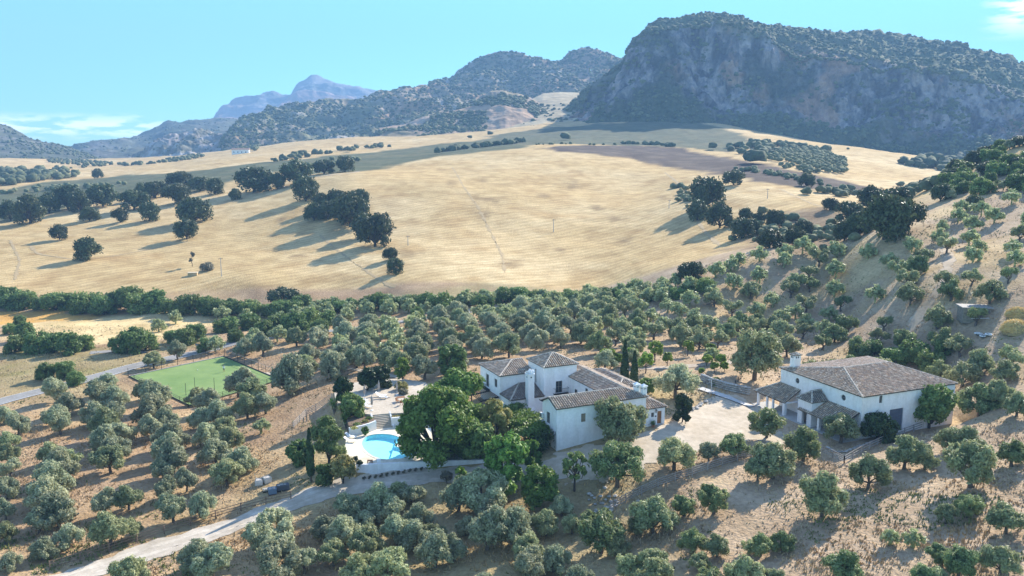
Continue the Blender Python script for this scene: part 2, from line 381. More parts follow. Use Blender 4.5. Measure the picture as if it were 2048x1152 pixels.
zone(PLOUGH, (0.10, 0.078, 0.066), 8, 1, (0.2, 0.165, 0.13), 0.5)
zone(STUB_L, (0.52, 0.31, 0.10), 2); zone(STUB_M, (0.60, 0.47, 0.26), 3, 1, (0.46, 0.34, 0.15), .5)
zone(RAVINE, (0.24, 0.175, 0.11), 8); zone(SCRUBL, (0.30, 0.24, 0.13), 3, 1, (0.21, 0.20, 0.07), 0.9)
fl = np.clip((gy - 1300) / 400, 0, 1) * (1 - np.clip((gs + 0.45) / -0.1, 0, 1) * 0)
mixc(fl, (0.17, 0.16, 0.09), 0.8)
WEEDS = [(968,362,4),(970,400,6),(1140,375,6),(968,430,4),(1230,437,4),(1145,365,3),(1020,527,5),(820,508,4),(905,365,3),(1085,390,4),(1160,345,3),(1195,415,3),(1330,395,4),(1120,500,3),(880,340,3),(1250,480,4),(600,510,3),(560,440,3)]
for a, b, r_ in WEEDS:
    wx, wy = hit(a, b); mixc(1.2 - np.hypot((gx - wx) / (r_ * 1.2), (gy - wy) / (r_ * 2.0)) + n3 * .5, (0.27, 0.19, 0.10), 0.8)
def ground_mat():
    m, t, b = newmat('ground'); b.inputs['Roughness'].default_value = 0.95; b.inputs['Specular IOR Level'].default_value = 0.05
    a = N(t, 'ShaderNodeAttribute', attribute_name='col'); p = pos(t)
    o = noise_col(t, a.outputs['Color'], [(0.32, (0.72, 0.70, 0.66)), (0.5, (1, 1, 1)), (0.68, (1.22, 1.2, 1.16))], 1.3, 9, p, rough=0.72)
    o = noise_col(t, o, [(0.34, (0.84, 0.80, 0.74)), (0.66, (1.14, 1.14, 1.12))], 0.12, 5, p)
    o = noise_col(t, o, [(0.34, (0.88, 0.86, 0.82)), (0.64, (1.08, 1.08, 1.08))], 1.0, 6, scaled(t, p, (0.03, 0.03, 1.3)), rough=0.75)
    wv = N(t, 'ShaderNodeTexWave'); wv.inputs['Scale'].default_value = 0.075; wv.inputs['Distortion'].default_value = 38; wv.inputs['Detail'].default_value = 5; wv.inputs['Detail Scale'].default_value = 0.07; wv.inputs['Detail Roughness'].default_value = 0.5
    rt = N(t, 'ShaderNodeMapping'); rt.inputs['Rotation'].default_value = (0, 0, 1.0); t.links.new(p, rt.inputs[0]); t.links.new(rt.outputs[0], wv.inputs[0])
    cr = N(t, 'ShaderNodeValToRGB'); cr.color_ramp.elements[0].color = (0.90, 0.88, 0.85, 1); cr.color_ramp.elements[1].color = (1.06, 1.06, 1.06, 1); t.links.new(wv.outputs[0], cr.inputs[0])
    mx = N(t, 'ShaderNodeMix', data_type='RGBA', blend_type='MULTIPLY'); t.links.new(a.outputs['Alpha'], mx.inputs[0]); t.links.new(o, mx.inputs[6]); t.links.new(cr.outputs[0], mx.inputs[7]); o = mx.outputs[2]
    t.links.new(o, b.inputs['Base Color'])
    bump(t, b, 2.2, 0.75, 0.35, p); return m
nr, nc_ = gs.shape
idx = np.arange(nr * nc_).reshape(nr, nc_)
Fg = np.stack([idx[:-1, :-1], idx[:-1, 1:], idx[1:, 1:], idx[1:, :-1]], -1).reshape(-1, 4)
me = mesh_np('ground', np.stack([gx, gy, Zt], -1).reshape(-1, 3), Fg, ground_mat(), col.reshape(-1, 3), True)
al = np.ones(gs.size * 4, np.float32); me.color_attributes['col'].data.foreach_get('color', al); al[3::4] = (goldm * np.clip(1.2 - gy / 1400, 0, 1)).ravel(); me.color_attributes['col'].data.foreach_set('color', al)
props(link('ground', me), kind='structure')

# ------------------------------------------------------------------ mountains
def rockmat(name, bump_d=3.0, sc=0.05):
    m, t, b = newmat(name); b.inputs['Roughness'].default_value = 0.95; b.inputs['Specular IOR Level'].default_value = 0.05
    a = N(t, 'ShaderNodeAttribute', attribute_name='col'); p = pos(t)
    o = noise_col(t, a.outputs['Color'], [(0.3, (0.6, 0.6, 0.6)), (0.5, (1, 1, 1)), (0.7, (1.45, 1.42, 1.38))], sc, 9, p, rough=0.7)
    t.links.new(o, b.inputs['Base Color']); bump(t, b, sc, 1.0, bump_d, p); return m
SCRUB = []          # (x, y, z, r, tint) bushes on the hills
def mountain(name, cols, nu, rows, amp, nscale, colf, mat, seed, zs=1.0, bush=0, bushr=(2, 5), bushmask=None, smooth=False, bush_tint=0):
    """cols: (px, [(py, Y) base -> crest -> back]); rows: samples between stations"""
    pxs = np.array([c[0] for c in cols], float); ns = len(cols[0][1])
    W = np.array([[atY(c[0], py, Y) for py, Y in c[1]] for c in cols])      # cols x stations x 3
    U = np.linspace(pxs[0], pxs[-1], nu)
    Wi = np.stack([[np.interp(U, pxs, W[:, k, a]) for a in range(3)] for k in range(ns)])   # ns,3,nu
    V = []; st = []
    for k in range(ns - 1):
        for r in range(rows[k]):
            t = r / rows[k]; V.append(Wi[k] * (1 - t) + Wi[k+1] * t); st.append(k + t)
    V.append(Wi[-1]); st.append(ns - 1); V = np.array(V).transpose(0, 2, 1); st = np.array(st)[:, None] * np.ones((1, nu))
    # smooth across rows a little, then displace
    x, y, z = V[..., 0], V[..., 1], V[..., 2]
    q = fbm(x / nscale, y / nscale, z / nscale * zs, seed, 6, 0.55)
    du = np.gradient(V, axis=1); dv = np.gradient(V, axis=0); nn = np.cross(du, dv); nn /= np.linalg.norm(nn, axis=-1, keepdims=True) + 1e-9
    nn *= np.where((nn[..., 2:3] < 0) | ((abs(nn[..., 2:3]) < .2) & (nn[..., 1:2] > 0)), -1, 1)
    ridge = 1 - 2 * np.abs(fbm(x / nscale * 0.8, y / nscale * 0.8, z / nscale * 0.35 * zs, seed + 5, 4))
    fade = np.clip(st / 0.6, 0.25, 1)
    V = V + nn * ((q * 0.6 + (ridge - 0.25) * 0.5) * amp * fade)[..., None]
    if name == 'cliff': V = V + nn * ((0.5 - np.abs(fbm(x / 17, y / 17, z / 75, 301, 4, 0.6))) * 7 * np.clip(st - 1.2, 0, 1) * np.clip(3.4 - st, 0, 1))[..., None]
    C = colf(V[..., 0], V[..., 1], V[..., 2], st, q, U[None, :] * np.ones_like(st))
    nr_, nc2 = st.shape; idx = np.arange(nr_ * nc2).reshape(nr_, nc2)
    F = np.stack([idx[:-1, :-1], idx[:-1, 1:], idx[1:, 1:], idx[1:, :-1]], -1).reshape(-1, 4)
    props(link(name, mesh_np(name, V.reshape(-1, 3), F, mat, C.reshape(-1, 3), True)), kind='structure')
    if bush:
        r_ = np.random.default_rng(seed)
        vr = rows[0] * 0 + r_.random(bush * 5) * (nr_ - 2 - rows[-1]); uc = r_.random(bush * 5) * (nc2 - 2)
        ri, ci = vr.astype(int), uc.astype(int); P = V[ri, ci] + (V[ri + 1, ci + 1] - V[ri, ci]) * r_.random((len(ri), 1))
        s_ = st[ri, ci]; pr = bushmask(P[:, 0], P[:, 1], P[:, 2], s_, U[ci]) if bushmask is not None else np.ones(len(ri))
        keep = (r_.random(len(ri)) < pr)
        P = P[keep][:bush]
        rad = r_.uniform(bushr[0], bushr[1], len(P)) * r_.choice([0.7, 1, 1.25], len(P))
        SCRUB.append(np.column_stack([P, rad, r_.random(len(P)) + bush_tint]))
def cliffcol(x, y, z, st, q, U):
    n = fbm(x / 70, y / 70, z / 130, 77, 4); s = fbm(x / 11, y / 11, z / 60, 78, 5, 0.65); o = fbm(x / 55, y / 55, z / 75, 79, 5, 0.6)
    c = np.ones(x.shape + (3,)) * np.array((0.165, 0.155, 0.165))
    m = np.clip(s * 1.6, 0, 1)[..., None]; c = c * (1 - m) + np.array((0.32, 0.285, 0.28)) * m
    m = np.clip(-s * 1.6, 0, 1)[..., None]; c = c * (1 - m) + np.array((0.075, 0.07, 0.08)) * m
    m = 0.7 * np.clip(o * 2.2 - 0.85, 0, 1)[..., None]; c = c * (1 - m) + np.array((0.42, 0.255, 0.17)) * m
    g = np.clip(n * 2.4 - 0.3, 0, 1)[..., None] * 0.8; c = c * (1 - g) + np.array((0.055, 0.065, 0.045)) * g
    top = np.clip((st - 2.95) * 4 + q * 0.8, 0, 1)[..., None]; c = c * (1 - top) + np.array((0.135, 0.145, 0.08)) * top
    c = c * 0.95
    foot = np.clip((1.8 - st) * 2.5 + q * 0.8, 0, 1)[..., None]; c = c * (1 - foot) + np.array((0.085, 0.095, 0.055)) * foot
    return c
cliff_cols = [   # buried base, talus foot, cliff bottom, brow, crest, back
 (1130, [(290,1150),(262,1180),(255,1230),(240,1330),(232,1500),(300,1750)]),
 (1170, [(285,1120),(252,1150),(235,1210),(212,1300),(205,1480),(300,1750)]),
 (1200, [(280,1100),(244,1130),(205,1190),(172,1260),(168,1400),(300,1750)]),
 (1240, [(280,1080),(240,1110),(185,1170),(128,1230),(122,1380),(300,1750)]),
 (1265, [(280,1070),(238,1105),(178,1165),(100,1220),(94,1380),(300,1750)]),
 (1290, [(285,1060),(240,1100),(176,1160),(72,1210),(62,1380),(300,1750)]),
 (1340, [(290,1050),(240,1095),(182,1160),(58,1210),(44,1400),(300,1750)]),
 (1400, [(300,1040),(248,1090),(195,1150),(50,1210),(31,1420),(300,1800)]),
 (1440, [(305,1030),(256,1085),(200,1150),(52,1210),(28,1440),(300,1800)]),
 (1500, [(310,1020),(268,1080),(212,1140),(72,1200),(40,1460),(300,1800)]),
 (1560, [(315,1010),(275,1070),(222,1130),(92,1190),(54,1480),(300,1800)]),
 (1640, [(320,990),(285,1050),(235,1110),(112,1170),(64,1500),(300,1850)]),
 (1740, [(330,970),(298,1030),(250,1090),(135,1150),(65,1500),(300,1850)]),
 (1860, [(340,950),(312,1010),(262,1070),(150,1130),(76,1480),(300,1850)]),
 (1960, [(350,930),(325,990),(275,1050),(170,1110),(98,1440),(300,1800)]),
 (2048, [(360,910),(335,970),(285,1030),(205,1090),(128,1380),(300,1750)]),
 (2200, [(370,900),(345,950),(300,1000),(260,1060),(200,1300),(300,1700)]),
 (2400, [(380,880),(360,920),(330,980),(300,1040),(260,1250),(320,1600)])]
mountain('cliff', cliff_cols, 800, [6, 24, 120, 46, 14], 17, 52, cliffcol, rockmat('cliff_rock', 7.0, 0.12), 7, zs=0.4,
         bush=11000, bushr=(1.3, 3.6), bushmask=lambda x, y, z, st, U: np.where(st > 2.97, 1.0, np.where(st < 1.7, 0.4, 0.02 + 0.10 * (fbm(x/60, y/60, z/90, 77, 3) > 0.15))))
def hillcol(base, veg, rock, vs, red=None):
    def f(x, y, z, st, q, U):
        n = fbm(x / vs, y / vs, z / vs, 91, 4); k = fbm(x / (vs*.3), y / (vs*.3), z / (vs*.3), 93, 3); L = fbm(x / (vs*2.2), y / (vs*2.2), 0, 97, 3)
        c = np.ones(x.shape + (3,)) * np.array(base)
        m = np.clip(n * 1.8 + 0.35, 0, 1)[..., None]; c = c * (1 - m) + np.array(veg) * m
        m = np.clip(k * 1.7 - 0.2 + q * .3, 0, 1)[..., None] * 0.8; c = c * (1 - m) + np.array(rock) * m
        if red is not None:
            m = np.clip(L * 2 - 0.1, 0, 1)[..., None]; c = c * (1 - m) + np.array(red) * m
        return c
    return f
rk1 = rockmat('hill_rock', 4.0, 0.05); rk2 = rockmat('far_rock', 10.0, 0.012)
c_mid = hillcol((0.27, 0.225, 0.155), (0.155, 0.155, 0.09), (0.38, 0.34, 0.30), 90, (0.32, 0.22, 0.145))
mountain('mid_ridge', [
 (860,[(262,1500),(235,1700),(190,1900),(168,2050),(260,2500)]),(900,[(262,1500),(230,1700),(180,1900),(163,2080),(260,2500)]),
 (912,[(262,1500),(225,1700),(165,1920),(143,2080),(260,2500)]),(940,[(260,1500),(220,1700),(155,1920),(126,2100),(260,2500)]),
 (1010,[(258,1500),(215,1720),(150,1940),(118,2100),(260,2500)]),(1075,[(255,1500),(210,1720),(148,1940),(115,2120),(260,2500)]),
 (1120,[(255,1500),(205,1720),(150,1940),(124,2120),(260,2500)]),(1160,[(255,1500),(200,1720),(145,1940),(110,2140),(260,2500)]),
 (1210,[(255,1500),(195,1720),(140,1940),(106,2150),(260,2500)]),(1260,[(255,1500),(195,1720),(140,1940),(106,2150),(260,2500)]),
 (1340,[(255,1500),(200,1720),(150,1940),(115,2150),(260,2500)])], 420, [14, 50, 56, 8], 20, 85, c_mid, rk1, 17, bush=6000, bushr=(1.8, 4.4))
mountain('left_mid_ridge', [
 (440,[(310,1350),(305,1400),(300,1500),(296,1600),(310,1900)]),(470,[(308,1350),(295,1400),(275,1500),(262,1600),(305,1900)]),
 (500,[(306,1350),(290,1420),(255,1560),(238,1700),(300,1950)]),(560,[(303,1350),(285,1430),(245,1600),(216,1760),(300,2000)]),
 (640,[(300,1350),(278,1450),(235,1650),(200,1820),(300,2050)]),(700,[(297,1350),(272,1450),(230,1650),(203,1850),(300,2100)]),
 (740,[(295,1350),(268,1450),(222,1650),(190,1850),(290,2100)]),(790,[(290,1350),(262,1450),(215,1650),(176,1880),(290,2150)]),
 (850,[(285,1350),(256,1450),(210,1650),(166,1900),(290,2200)]),(900,[(280,1350),(250,1450),(212,1650),(168,1920),(290,2250)]),
 (960,[(278,1330),(248,1450),(222,1600),(190,1850),(290,2250)]),(1040,[(272,1330),(246,1430),(230,1560),(205,1750),(280,2250)])],
 420, [10, 50, 56, 8], 19, 75, c_mid, rk1, 27, bush=6500, bushr=(1.3, 3.6))
c_pink = hillcol((0.37, 0.26, 0.175), (0.22, 0.18, 0.105), (0.33, 0.27, 0.21), 90)
mountain('reddish_foothill', [
 (760,[(275,1220),(270,1250),(262,1330),(268,1500)]),(830,[(275,1200),(266,1250),(246,1350),(262,1550)]),
 (900,[(275,1180),(258,1250),(222,1380),(250,1600)]),(960,[(275,1160),(250,1250),(198,1420),(240,1650)]),
 (1010,[(275,1150),(243,1250),(181,1440),(235,1650)]),(1045,[(275,1150),(242,1250),(188,1440),(235,1650)]),
 (1080,[(275,1150),(242,1250),(210,1430),(240,1650)]),(1130,[(275,1150),(245,1230),(232,1380),(245,1600)])],
 220, [8, 44, 10], 8, 70, c_pink, rk1, 37, bush=1500, bushr=(1.8, 3.8), bushmask=lambda x, y, z, st, U: np.clip(0.75 - abs(U - 1010) / 500, 0.15, 1) * (fbm(x/80, y/80, 0, 12, 3) > -0.2))
c_sad = lambda x, y, z, st, q, U: np.ones(x.shape + (3,)) * np.array((0.40, 0.33, 0.21)) * (1 + 0.15 * fbm(x/30, y/30, 0, 4, 3))[..., None]
mountain('saddle_field', [
 (1015,[(262,1180),(250,1240),(238,1330),(222,1450)]),(1050,[(258,1180),(246,1240),(226,1380),(205,1500)]),
 (1085,[(256,1180),(243,1240),(212,1400),(187,1560)]),(1120,[(256,1180),(240,1240),(205,1420),(183,1600)]),
 (1150,[(256,1180),(238,1240),(205,1420),(184,1620)]),(1180,[(256,1180),(240,1230),(215,1400),(188,1620)])],
 90, [8, 24, 20], 2, 90, c_sad, rk1, 47, bush=90, bushr=(1.5, 3.5))
c_far = hillcol((0.20, 0.19, 0.18), (0.11, 0.12, 0.10), (0.34, 0.32, 0.30), 200, (0.28, 0.19, 0.15))
mountain('blue_peak', [
 (380,[(300,3600),(270,4200),(250,4700),(300,5600)]),(405,[(300,3600),(262,4200),(237,4700),(300,5600)]),(432,[(300,3600),(250,4200),(214,4800),(300,5600)]),
 (470,[(300,3600),(245,4200),(198,4900),(300,5600)]),(515,[(300,3600),(245,4200),(196,4900),(300,5600)]),(535,[(300,3600),(240,4200),(192,5000),(300,5600)]),
 (580,[(300,3600),(235,4200),(189,5000),(300,5600)]),(597,[(300,3600),(230,4200),(172,5000),(300,5600)]),(625,[(300,3600),(225,4200),(157,5100),(300,5800)]),
 (655,[(300,3600),(225,4200),(160,5100),(300,5800)]),(690,[(300,3600),(225,4200),(170,5100),(300,5800)]),(725,[(300,3600),(225,4200),(173,5100),(300,5800)]),
 (765,[(300,3600),(230,4200),(183,5100),(300,5800)]),(850,[(300,3600),(240,4200),(200,5100),(300,5800)])], 420, [20, 100, 6], 60, 380, c_far, rk2, 57)
c_wood = hillcol((0.105, 0.11, 0.08), (0.06, 0.07, 0.045), (0.16, 0.15, 0.13), 130)
mountain('dark_west_ridge', [
 (110,[(335,1500),(320,1900),(312,2300),(335,2900)]),(150,[(335,1500),(315,1900),(301,2400),(335,2900)]),(210,[(335,1500),(312,1900),(283,2500),(335,3000)]),
 (262,[(332,1500),(308,1900),(274,2550),(335,3000)]),(300,[(330,1500),(300,1950),(263,2600),(330,3100)]),(335,[(328,1500),(295,1950),(245,2700),(330,3200)]),
 (370,[(326,1500),(290,1950),(243,2700),(330,3200)]),(420,[(324,1500),(285,2000),(236,2800),(320,3300)]),(460,[(322,1500),(285,2000),(236,2800),(320,3300)]),
 (520,[(320,1500),(285,2000),(234,2800),(320,3300)]),(600,[(318,1500),(285,2000),(236,2800),(320,3300)])], 240, [16, 50, 6], 20, 190, c_wood, rk1, 67, bush=500, bushr=(2, 4))
c_knob = hillcol((0.24, 0.21, 0.19), (0.15, 0.145, 0.11), (0.38, 0.36, 0.34), 50)
mountain('rocky_knob', [
 (258,[(335,1400),(328,1480),(324,1560),(330,1700)]),(290,[(332,1380),(318,1450),(300,1540),(325,1750)]),(315,[(330,1370),(308,1440),(281,1540),(320,1800)]),
 (350,[(328,1360),(302,1430),(267,1560),(320,1850)]),(400,[(325,1350),(296,1430),(262,1580),(320,1900)]),(440,[(320,1340),(292,1430),(266,1590),(315,1900)]),
 (465,[(318,1340),(296,1430),(280,1580),(312,1850)]),(490,[(315,1340),(302,1420),(296,1500),(310,1800)])], 260, [16, 60, 6], 12, 38, c_knob, rk1, 87, bush=160, bushr=(1, 2.4))
mountain('far_left_hill', [
 (-500,[(312,1200),(285,1350),(190,1700),(310,2300)]),(-200,[(316,1230),(290,1350),(215,1700),(310,2300)]),(-60,[(322,1260),(300,1380),(236,1650),(315,2300)]),
 (0,[(324,1270),(304,1400),(250,1650),(315,2300)]),(60,[(325,1280),(307,1400),(270,1620),(318,2200)]),(90,[(326,1290),(311,1400),(284,1600),(318,2200)]),
 (130,[(328,1300),(316,1400),(296,1580),(320,2100)]),(180,[(330,1310),(322,1400),(314,1550),(325,2000)]),(235,[(334,1320),(329,1400),(327,1500),(330,1800)])],
 230, [8, 54, 6], 8, 120, c_wood, rk1, 97, bush=1500, bushr=(1.4, 3.2))
c_dist = lambda x, y, z, st, q, U: np.ones(x.shape + (3,)) * np.array((0.2, 0.2, 0.18))
mountain('distant_hills', [(60,[(305,5300),(291,5900),(300,6300)]),(110,[(305,5300),(289,5900),(300,6300)]),(150,[(305,5300),(291,5900),(300,6300)]),(200,[(305,5300),(292,5900),(300,6300)]),
 (330,[(305,5300),(288,5900),(300,6300)])], 60, [10, 4], 12, 500, c_dist, rk2, 107)
# bushes on the hills: one low irregular clump each, one mesh
scrub_m = colmat('scrub', 0.95, 0.35, 0.6, 0)
def blob_mesh(name, B, cols, mat):
    r_ = np.random.default_rng(3); n = len(B)
    ang = np.arange(6) / 6 * 2 * np.pi
    base = []
    for zf, rf in ((-0.35, 0.75), (0.25, 1.0), (0.75, 0.62)): base += [(math.cos(a) * rf, math.sin(a) * rf, zf) for a in ang]
    base.append((0, 0, 1.0)); base = np.array(base)
    V = base[None] * (1 + r_.uniform(-0.28, 0.28, (n, len(base), 1))) * np.array((1, 1, 0.85)) * B[:, None, 3:4] + B[:, None, :3]
    F = []
    for l in (0, 1):
        for k in range(6): a, b = l*6+k, l*6+(k+1) % 6; F += [(a, b, b+6), (a, b+6, a+6)]
    for k in range(6): F.append((12+k, 12+(k+1) % 6, 18))
    F = np.array(F)[None] + (np.arange(n) * 19)[:, None, None]
    C = cols(B)[:, None, :] * r_.uniform(0.8, 1.2, (n, 19, 1))
    return mesh_np(name, V.reshape(-1, 3), F.reshape(-1, 3), mat, C.reshape(-1, 3), False)
SB = np.vstack(SCRUB)
def scol(B):
    t = B[:, 4:5] % 1; return np.array((0.062, 0.078, 0.042)) * (1 - t) + np.array((0.145, 0.155, 0.078)) * t
props(link('hill_scrub', blob_mesh('hill_scrub', SB, scol, scrub_m)), 'dark green scrub and small trees dotting the cliff and the distant hills', kind='stuff')
# ------------------------------------------------------------------ haze
hz = MB().box(-7500, 7500, -300, 6600, -150, 900).build('haze', None, kind='stuff')
hm = bpy.data.materials.new('haze'); hm.use_nodes = True; ht = hm.node_tree; ht.nodes.clear()
ho = ht.nodes.new('ShaderNodeOutputMaterial'); pv = ht.nodes.new('ShaderNodeVolumePrincipled')
pv.inputs['Density'].default_value = 0.00020; pv.inputs['Color'].default_value = (0.33, 0.60, 1.0, 1); pv.inputs['Anisotropy'].default_value = 0.0
ht.links.new(pv.outputs[0], ho.inputs['Volume']); hz.data.materials.clear(); hz.data.materials.append(hm)
# ------------------------------------------------------------------ draped sheets: road, track, yard
def ribbon(name, line, width, mat, lift, across=6, step=1.2, px=True, edge=0.0, **pr):
    P = [hit(a, b) for a, b in line] if px else list(line)
    P = np.array(P); d = np.r_[0, np.cumsum(np.hypot(*np.diff(P, axis=0).T))]
    n = max(4, int(d[-1] / step)); t = np.linspace(0, d[-1], n)
    # smooth spline through the points
    x = np.interp(t, d, P[:, 0]); y = np.interp(t, d, P[:, 1])
    for _ in range(int(6 / step) + 2):
        x[1:-1] = (x[:-2] + 2*x[1:-1] + x[2:]) / 4; y[1:-1] = (y[:-2] + 2*y[1:-1] + y[2:]) / 4
    tx, ty = np.gradient(x), np.gradient(y); L = np.hypot(tx, ty); nx, ny = -ty / L, tx / L
    if edge < 0: w0, w1 = np.full(n, -width/2 + edge), np.full(n, -width/2 + edge)
    o = np.linspace(-width/2, width/2, across + 1)[None, :] + np.zeros((n, 1))
    if edge > 0: o = o + np.sign(o) * (np.abs(o) > width * 0.49) * (fbm(x * 0.5, y * 0.5, 0, 9, 3)[:, None]) * edge
    X = x[:, None] + nx[:, None] * o; Y = y[:, None] + ny[:, None] * o; Z = terr(X, Y) + lift
    idx = np.arange(n * (across + 1)).reshape(n, across + 1)
    F = np.stack([idx[:-1, :-1], idx[1:, :-1], idx[1:, 1:], idx[:-1, 1:]], -1).reshape(-1, 4)
    o_ = link(name, mesh_np(name, np.stack([X, Y, Z], -1).reshape(-1, 3), F, mat, None, True)); props(o_, kind=pr.get('kind', 'structure'))
    return np.column_stack([x, y])
def sheet(name, P, mat, lift, cell=0.4, jit=0.5, z=None):
    P = np.array(P); x0, y0 = P.min(0) - 1; x1, y1 = P.max(0) + 1
    X, Y = np.meshgrid(np.arange(x0, x1, cell), np.arange(y0, y1, cell))
    Xc, Yc = X[:-1, :-1] + cell/2, Y[:-1, :-1] + cell/2
    k = fbm(Xc * 0.6, Yc * 0.6, 0, 71, 3) * jit
    m = (polydist(Xc, Yc, P) + k) < 0
    Z = terr(X, Y) + lift if z is None else np.full(X.shape, z)
    idx = np.arange(X.size).reshape(X.shape)
    F = np.stack([idx[:-1, :-1], idx[:-1, 1:], idx[1:, 1:], idx[1:, :-1]], -1)[m]
    used = np.unique(F); mp_ = np.zeros(X.size, int); mp_[used] = np.arange(len(used))
    V = np.stack([X, Y, Z], -1).reshape(-1, 3)[used]
    return props(link(name, mesh_np(name, V, mp_[F], mat, None, True)), kind='structure')
def gravel(name, c, s=1.0):
    m, t, b = newmat(name); b.inputs['Roughness'].default_value = 0.95
    rgb = N(t, 'ShaderNodeRGB'); rgb.outputs[0].default_value = (*c, 1); p = pos(t)
    o = noise_col(t, rgb.outputs[0], [(0.3, (0.78, 0.76, 0.72)), (0.7, (1.16, 1.15, 1.13))], 0.9 * s, 8, p, rough=0.7)
    o = noise_col(t, o, [(0.35, (0.86, 0.84, 0.8)), (0.65, (1.08,)*3)], 0.18, 4, p)
    t.links.new(o, b.inputs['Base Color']); bump(t, b, 5, 0.5, 0.06, p); return m
m_track = gravel('pale_gravel', (0.50, 0.44, 0.365)); m_yard = gravel('yard_gravel', (0.52, 0.44, 0.34)); m_asph = gravel('worn_asphalt', (0.27, 0.265, 0.26), 2)
m_white = simple('white_line', (0.75, 0.75, 0.72))
YARD = px2w([(1105,950),(1090,925),(1115,908),(1180,893),(1250,873),(1312,858),(1345,842),(1372,822),(1400,806),(1440,790),(1470,788),(1500,800),(1540,836),(1590,880),(1560,890),(1500,880),(1450,888),(1380,905),(1310,925),(1250,950),(1200,962),(1150,965)])
track_line = ribbon('gravel_track', [(60,1180),(150,1152),(280,1108),(420,1066),(540,1023),(620,992),(700,970),(790,958),(880,950),(980,947),(1070,945),(1150,930),(1230,905)], 4.6, m_track, 0.05, 8, 0.8, edge=0.5)
m_rut2 = gravel('packed_rut', (0.56, 0.50, 0.42))
for off in (-.85, .85):
    tx, ty = np.gradient(track_line[:, 0]), np.gradient(track_line[:, 1]); L = np.hypot(tx, ty)
    ribbon('wheel_rut', np.column_stack([track_line[:, 0] - ty / L * off, track_line[:, 1] + tx / L * off]), 0.6, m_rut2, 0.06, 2, 0.8, px=False, edge=.35)
sheet('gravel_yard', YARD, m_yard, 0.06, 0.25, 1.0)
road1 = ribbon('asphalt_road', [(-60,822),(0,803),(90,781),(180,758),(290,727),(380,708),(470,686),(560,672),(660,662),(740,652),(830,640),(900,630),(990,616),(1060,608)], 5.0, m_asph, 0.08, 6, 1.5)
for off in (-2.25, 2.25):
    tx, ty = np.gradient(road1[:, 0]), np.gradient(road1[:, 1]); L = np.hypot(tx, ty)
    q = np.column_stack([road1[:, 0] - ty / L * off, road1[:, 1] + tx / L * off])
    ribbon('road_edge_line', q, 0.13, m_white, 0.13, 1, 1.5, px=False)
ribbon('farm_path', [(1215,742),(1290,738),(1350,735),(1470,725),(1560,705)], 2.2, gravel('dusty_path', (0.40, 0.33, 0.26)), 0.07, 4, 1.0, edge=0.4)
ribbon('slope_path', [(1880,470),(1900,520),(1880,580),(1830,640),(1800,700)], 2.2, gravel('dirt_path', (0.45, 0.36, 0.26)), 0.06, 4, 1.0, edge=0.5)
ribbon('side_path', [(180,706),(230,702),(290,706)], 3.0, m_asph, 0.07, 4, 1.0, edge=0.4)
ribbon('garden_path', [(500,745),(590,742),(650,735),(730,742),(800,755)], 1.6, m_track, 0.07, 4, 1.0, edge=0.3)
ribbon('paved_walk', [(1400,778),(1425,786),(1470,802),(1505,815)], 1.6, simple('pale_paving', (0.5, 0.48, 0.45), 0.1, 2), 0.2, 3, 0.8)
m_rut = simple('field_track', (0.40, 0.29, 0.15), .2, 1)
for ln_, w__ in (([(905,335),(925,370),(960,420),(985,470),(1005,510),(1010,545)], .9), ([(1330,345),(1365,372),(1385,410),(1392,440),(1440,490)], 1.4), ([(60,490),(75,508),(160,520),(230,512),(290,500),(345,490)], 1.2), ([(640,470),(700,520),(760,560),(790,575)], .8), ([(20,480),(40,520),(30,560)], 1.2), ([(1430,395),(1500,382),(1560,378),(1640,412)], 1.0)):
    ribbon('field_track', ln_, w__, m_rut, 0.08, 2, 2.0, edge=.6)
ribbon('ridge_path', [(600,357),(640,353),(690,348),(720,343)], 2.4, m_track, 0.1, 3, 2.0, edge=.4)
OCC = [np.array(YARD), np.array(deck), np.array(terrace), np.array(pitch)]
def dline(P, x, y): return np.min(np.hypot(P[:, 0] - x, P[:, 1] - y))
house_fp = [fr2w(HO, HYAW, u, v) for u, v in ((-1.5,-.5),(21,-.5),(21,20),(12,29),(-1.5,29))]
barn_fp = [fr2w(BO, BYAW, u, v) for u, v in ((-13,-1.5),(12,-1.5),(12,20),(-13,22))]
# ------------------------------------------------------------------ building materials
def plaster(name, c):
    m, t, b = newmat(name); b.inputs['Roughness'].default_value = 0.9
    rgb = N(t, 'ShaderNodeRGB'); rgb.outputs[0].default_value = (*c, 1); p = pos(t)
    o = noise_col(t, rgb.outputs[0], [(0.3, (0.90, 0.90, 0.91)), (0.7, (1.05, 1.05, 1.04))], 2.2, 7, p, rough=0.65)
    o = noise_col(t, o, [(0.42, (1, 1, 1)), (0.75, (0.88, 0.87, 0.84))], 0.7, 6, scaled(t, p, (1.6, 1.6, 0.35)))
    t.links.new(o, b.inputs['Base Color']); bump(t, b, 3.0, 0.9, 0.05, p); return m
m_wall = plaster('whitewash', (0.90, 0.88, 0.87)); m_wall2 = plaster('old_whitewash', (0.88, 0.84, 0.81))
m_tile = colmat('clay_tiles', 0.9, 0.35, 2.6, 0.3); m_under = simple('roof_bed', (0.055, 0.045, 0.04))
m_frame = simple('window_frame', (0.24, 0.22, 0.19)); m_iron = simple('black_iron', (0.03, 0.03, 0.032), 0.05, 3, 0.5)
m_wood = simple('stained_wood', (0.29, 0.135, 0.055), 0.25, 6, 0.55); m_dark = simple('dark_beam', (0.035, 0.03, 0.027))
m_shut = simple('brown_shutter', (0.30, 0.24, 0.17)); m_gar = simple('garage_paint', (0.10, 0.115, 0.15), 0.12, 2, 0.5)
